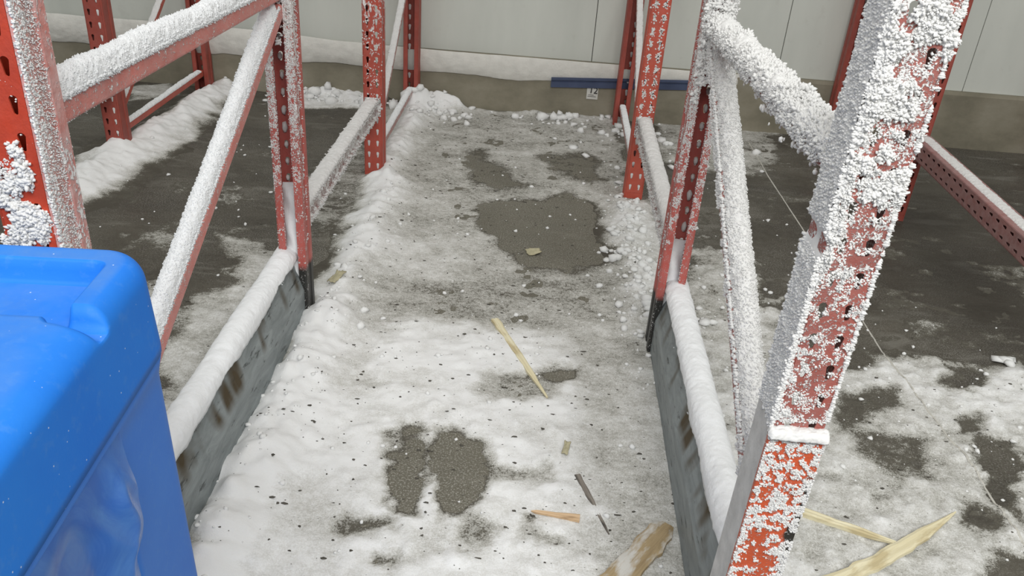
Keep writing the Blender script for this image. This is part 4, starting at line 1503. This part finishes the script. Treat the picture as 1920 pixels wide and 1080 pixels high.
def splinter(name, a_px, b_px, w0, w1, th, mat, label, cat, lift=0.0, seed=0, tip=(1.0, 1.0), bend=0.0, group=None, z0=None, z1=None, bury=0.0):
    a_ = fp(*a_px); b_ = fp(*b_px)
    za = ground_z(*a_)+th*0.5-bury+lift if z0 is None else z0
    zb_ = ground_z(*b_)+th*0.5-bury if z1 is None else z1
    # refine positions for the height of the wood
    a_ = on_floor(a_px[0], a_px[1], za)[:2]; b_ = on_floor(b_px[0], b_px[1], zb_)[:2]
    p0 = np.array([a_[0], a_[1], za]); p1 = np.array([b_[0], b_[1], zb_])
    P, d, s, n, L = frame_axes(p0, p1)
    ns = 48
    V = []
    for i in range(ns+1):
        t = i/ns
        e = min(1.0, (t/0.10)) if tip[0] < 1 else 1.0
        e2 = min(1.0, ((1-t)/0.30)) if tip[1] < 1 else 1.0
        w = (w0+(w1-w0)*t)*(tip[0]+(1-tip[0])*e)*(tip[1]+(1-tip[1])*e2)
        q = np.array([[t*L, seed, 0]])
        jag = 0.12*w*float(fbm(q, 40, 3, seed)[0]); jag2 = 0.14*w*float(fbm(q+5, 34, 3, seed+2)[0])
        hh = th*(0.9+0.2*float(fbm(q, 20, 2, seed+5)[0]))*min(1, 0.4+0.6*min(e, e2))
        off = bend*math.sin(t*math.pi)
        for (uu, vv) in ((-0.5, -0.5), (-0.5, 0.35), (-0.30, 0.5), (0.02, 0.40), (0.28, 0.5), (0.5, 0.3), (0.5, -0.5)):
            V.append((t*L, uu*w+off+(jag if uu < 0 else jag2), vv*hh))
    m = 7
    Q = []
    for i in range(ns):
        for j in range(m): Q.append((i*m+j, i*m+(j+1) % m, (i+1)*m+(j+1) % m, (i+1)*m+j))
    Q.append(tuple(range(m))[::-1]); Q.append(tuple(range(ns*m, ns*m+m)))
    o = mesh(name, V, Q, mat)
    R = Matrix(((d[0], -s[0], n[0]), (d[1], -s[1], n[1]), (d[2], -s[2], n[2]))).to_4x4()
    o.matrix_world = Matrix.Translation(Vector(P)) @ R
    tag(o, label, cat, group)
    return o


WG = 'broken wood on the floor'
splinter('wood_stick', (928, 599), (1026, 745), 0.026, 0.013, 0.012, MT['wood'], 'long pale wooden stick lying across the middle of the snowy bay', 'wood', seed=11, tip=(1, 0.45), group=WG)
splinter('wood_shard', (996, 958), (1087, 972), 0.007, 0.020, 0.008, MT['wood_tan'], 'short tan wedge shaped wood shard lying on white snow', 'wood', seed=21, tip=(0.3, 1), group=WG)
splinter('wood_board', (1252, 985), (1105, 1150), 0.062, 0.070, 0.026, MT['wood_old'], 'thick weathered board piece half buried against the right guard', 'wood', seed=31, group=WG, bury=0.011, tip=(0.5, 1))
splinter('wood_splinter', (1476, 951), (1680, 1018), 0.026, 0.016, 0.016, MT['wood'], 'thin split pine piece sticking out from behind the frosted near right post', 'wood', seed=41, tip=(1, 0.6), group=WG)
splinter('wood_splinter', (1545, 1100), (1792, 960), 0.040, 0.026, 0.012, MT['wood'], 'long pale pointed wood splinter at bottom right crossing another', 'wood', seed=51, tip=(1, 0.12), bend=-0.010, group=WG, lift=0.012)
splinter('wood_chip', (1462, 1058), (1470, 1005), 0.022, 0.006, 0.012, MT['wood_dark'], 'small grey wood wedge beside the foot of the near right post', 'wood', seed=61, group=WG)
splinter('buried_stick', (1083, 890), (1142, 1002), 0.016, 0.008, 0.006, MT['wood_dark'], 'grey stick mostly buried in trodden snow beside the right guard', 'wood', seed=71, tip=(1, 0.4), group=WG, bury=0.0010)


def scrap(px, w, h_, rz, label, seed, mat=None):
    c = fp(*px)
    nx_, ny_ = 10, 14
    V = []
    for i in range(nx_):
        for j in range(ny_):
            u_ = (i/(nx_-1)-0.5); v_ = (j/(ny_-1)-0.5)
            k = 1+0.25*float(fbm(np.array([[u_*3+seed, v_*3, 0]]), 1.5, 2, seed)[0])
            V.append((u_*w*k, v_*h_*k, 0.004+0.004*float(fbm(np.array([[u_*2, v_*2, seed]]), 2, 2, seed+3)[0])))
    Q = [(i*ny_+j, (i+1)*ny_+j, (i+1)*ny_+j+1, i*ny_+j+1) for i in range(nx_-1) for j in range(ny_-1)]
    o = mesh('cardboard_scrap', V, Q, mat or MT['scrap'], None, (c[0], c[1], ground_z(*c)+0.003), True, (0.05, -0.1, rz))
    m = o.modifiers.new('thickness', 'SOLIDIFY'); m.thickness = 0.003; m.offset = 1
    tag(o, label, 'cardboard', 'cardboard scraps in the snow')


scrap((632, 541), 0.030, 0.075, -0.25, 'tan cardboard scrap in the snow bank near the left guard', 3)
scrap((1061, 851), 0.016, 0.045, -0.15, 'small brown cardboard scrap lying in the snow near the right guard', 9)
scrap((1000, 475), 0.05, 0.04, 0.3, 'pale flattened scrap on the dark bare patch', 15)

# ------------------------------------------------------------------ blue strip and paper tag at the wall
yw = WALL-0.030
p0 = on_wall(1034, 146, yw-0.02); p1 = on_wall(1034, 163, yw-0.02)
p2 = on_wall(1306, 152, yw-0.02); p3 = on_wall(1306, 168, yw-0.02)
zt, zb2 = p0[2]+0.002, p1[2]-0.003
t_end = p2[2]
strip = empty('blue_strip', (p0[0], yw, zb2), 'long dark blue plastic edging strip fixed along the wall curb', 'strip')
Ls = p2[0]-p0[0]
tilt = (p2[2]-p0[2])/Ls
V = []
Q = []
hs = zt-zb2
prof = [(-0.002, 0), (-0.016, 0.0), (-0.018, hs*0.55), (-0.012, hs*0.62), (-0.012, hs*0.7), (-0.022, hs*0.76), (-0.022, hs), (-0.002, hs)]
nseg = 30
for i in range(nseg+1):
    xx_ = Ls*i/nseg
    for (y_, z_) in prof: V.append((xx_, y_, z_+tilt*xx_))
m = len(prof)
for i in range(nseg):
    for j in range(m): Q.append((i*m+j, i*m+(j+1) % m, (i+1)*m+(j+1) % m, (i+1)*m+j))
Q.append(tuple(range(m))[::-1]); Q.append(tuple(range(nseg*m, nseg*m+m)))
mesh('strip_profile', V, Q, plain('dark_blue_plastic', srgb(72, 82, 108), 0.5, 0.15, 12), strip)

c0 = on_wall(1101, 164, yw-0.004); c1 = on_wall(1122, 165, yw-0.004); c2 = on_wall(1120, 187, yw-0.004); c3 = on_wall(1099, 185, yw-0.004)
nt = 8
V = []; Q = []
for i in range(nt+1):
    t = i/nt
    for j in range(nt+1):
        s_ = j/nt
        p = (c0*(1-s_)+c1*s_)*(1-t)+(c3*(1-s_)+c2*s_)*t
        V.append((p[0], yw-0.003-0.006*math.sin(t*2.2+s_)*0.6, p[2]))
for i in range(nt):
    for j in range(nt):
        k = i*(nt+1)+j
        Q.append((k, k+nt+1, k+nt+2, k+1))
ctr = np.mean(V, axis=0)
paper = mesh('paper_tag', np.array(V)-ctr, Q, plain('white_paper', srgb(214, 214, 208), 0.7, 0.05, 30), None, tuple(ctr))
mod = paper.modifiers.new('thickness', 'SOLIDIFY'); mod.thickness = 0.0006
tag(paper, 'torn white paper tag with black number hanging under the blue strip', 'tag')
ink = plain('black_ink', srgb(24, 24, 26), 0.7)
cu_ = bpy.data.curves.new('number', 'FONT'); cu_.body = '12'; cu_.size = 0.048; cu_.extrude = 0.0003; cu_.align_x = 'CENTER'
to = bpy.data.objects.new('number_print', cu_); COL.objects.link(to)
bpy.context.view_layer.update()
dg = bpy.context.evaluated_depsgraph_get()
me = bpy.data.meshes.new_from_object(to.evaluated_get(dg))
bpy.data.objects.remove(to)
me.materials.append(ink)
num = bpy.data.objects.new('number_print', me); COL.objects.link(num)
num.parent = paper; num.location = (0.004, -0.0065, 0.003); num.rotation_euler = (math.pi/2, 0.05, 0)
num['label'] = 'black number 12'
B = Bag()
for k, (xa, xb, zc) in enumerate(((-0.022, 0.008, -0.006), (-0.024, 0.020, -0.014))):
    B.box(xa, xb, -0.0072, -0.0062, zc-0.0012, zc+0.0012)
B.make('printed_line', plain('grey_ink', srgb(110, 110, 108), 0.7), paper)
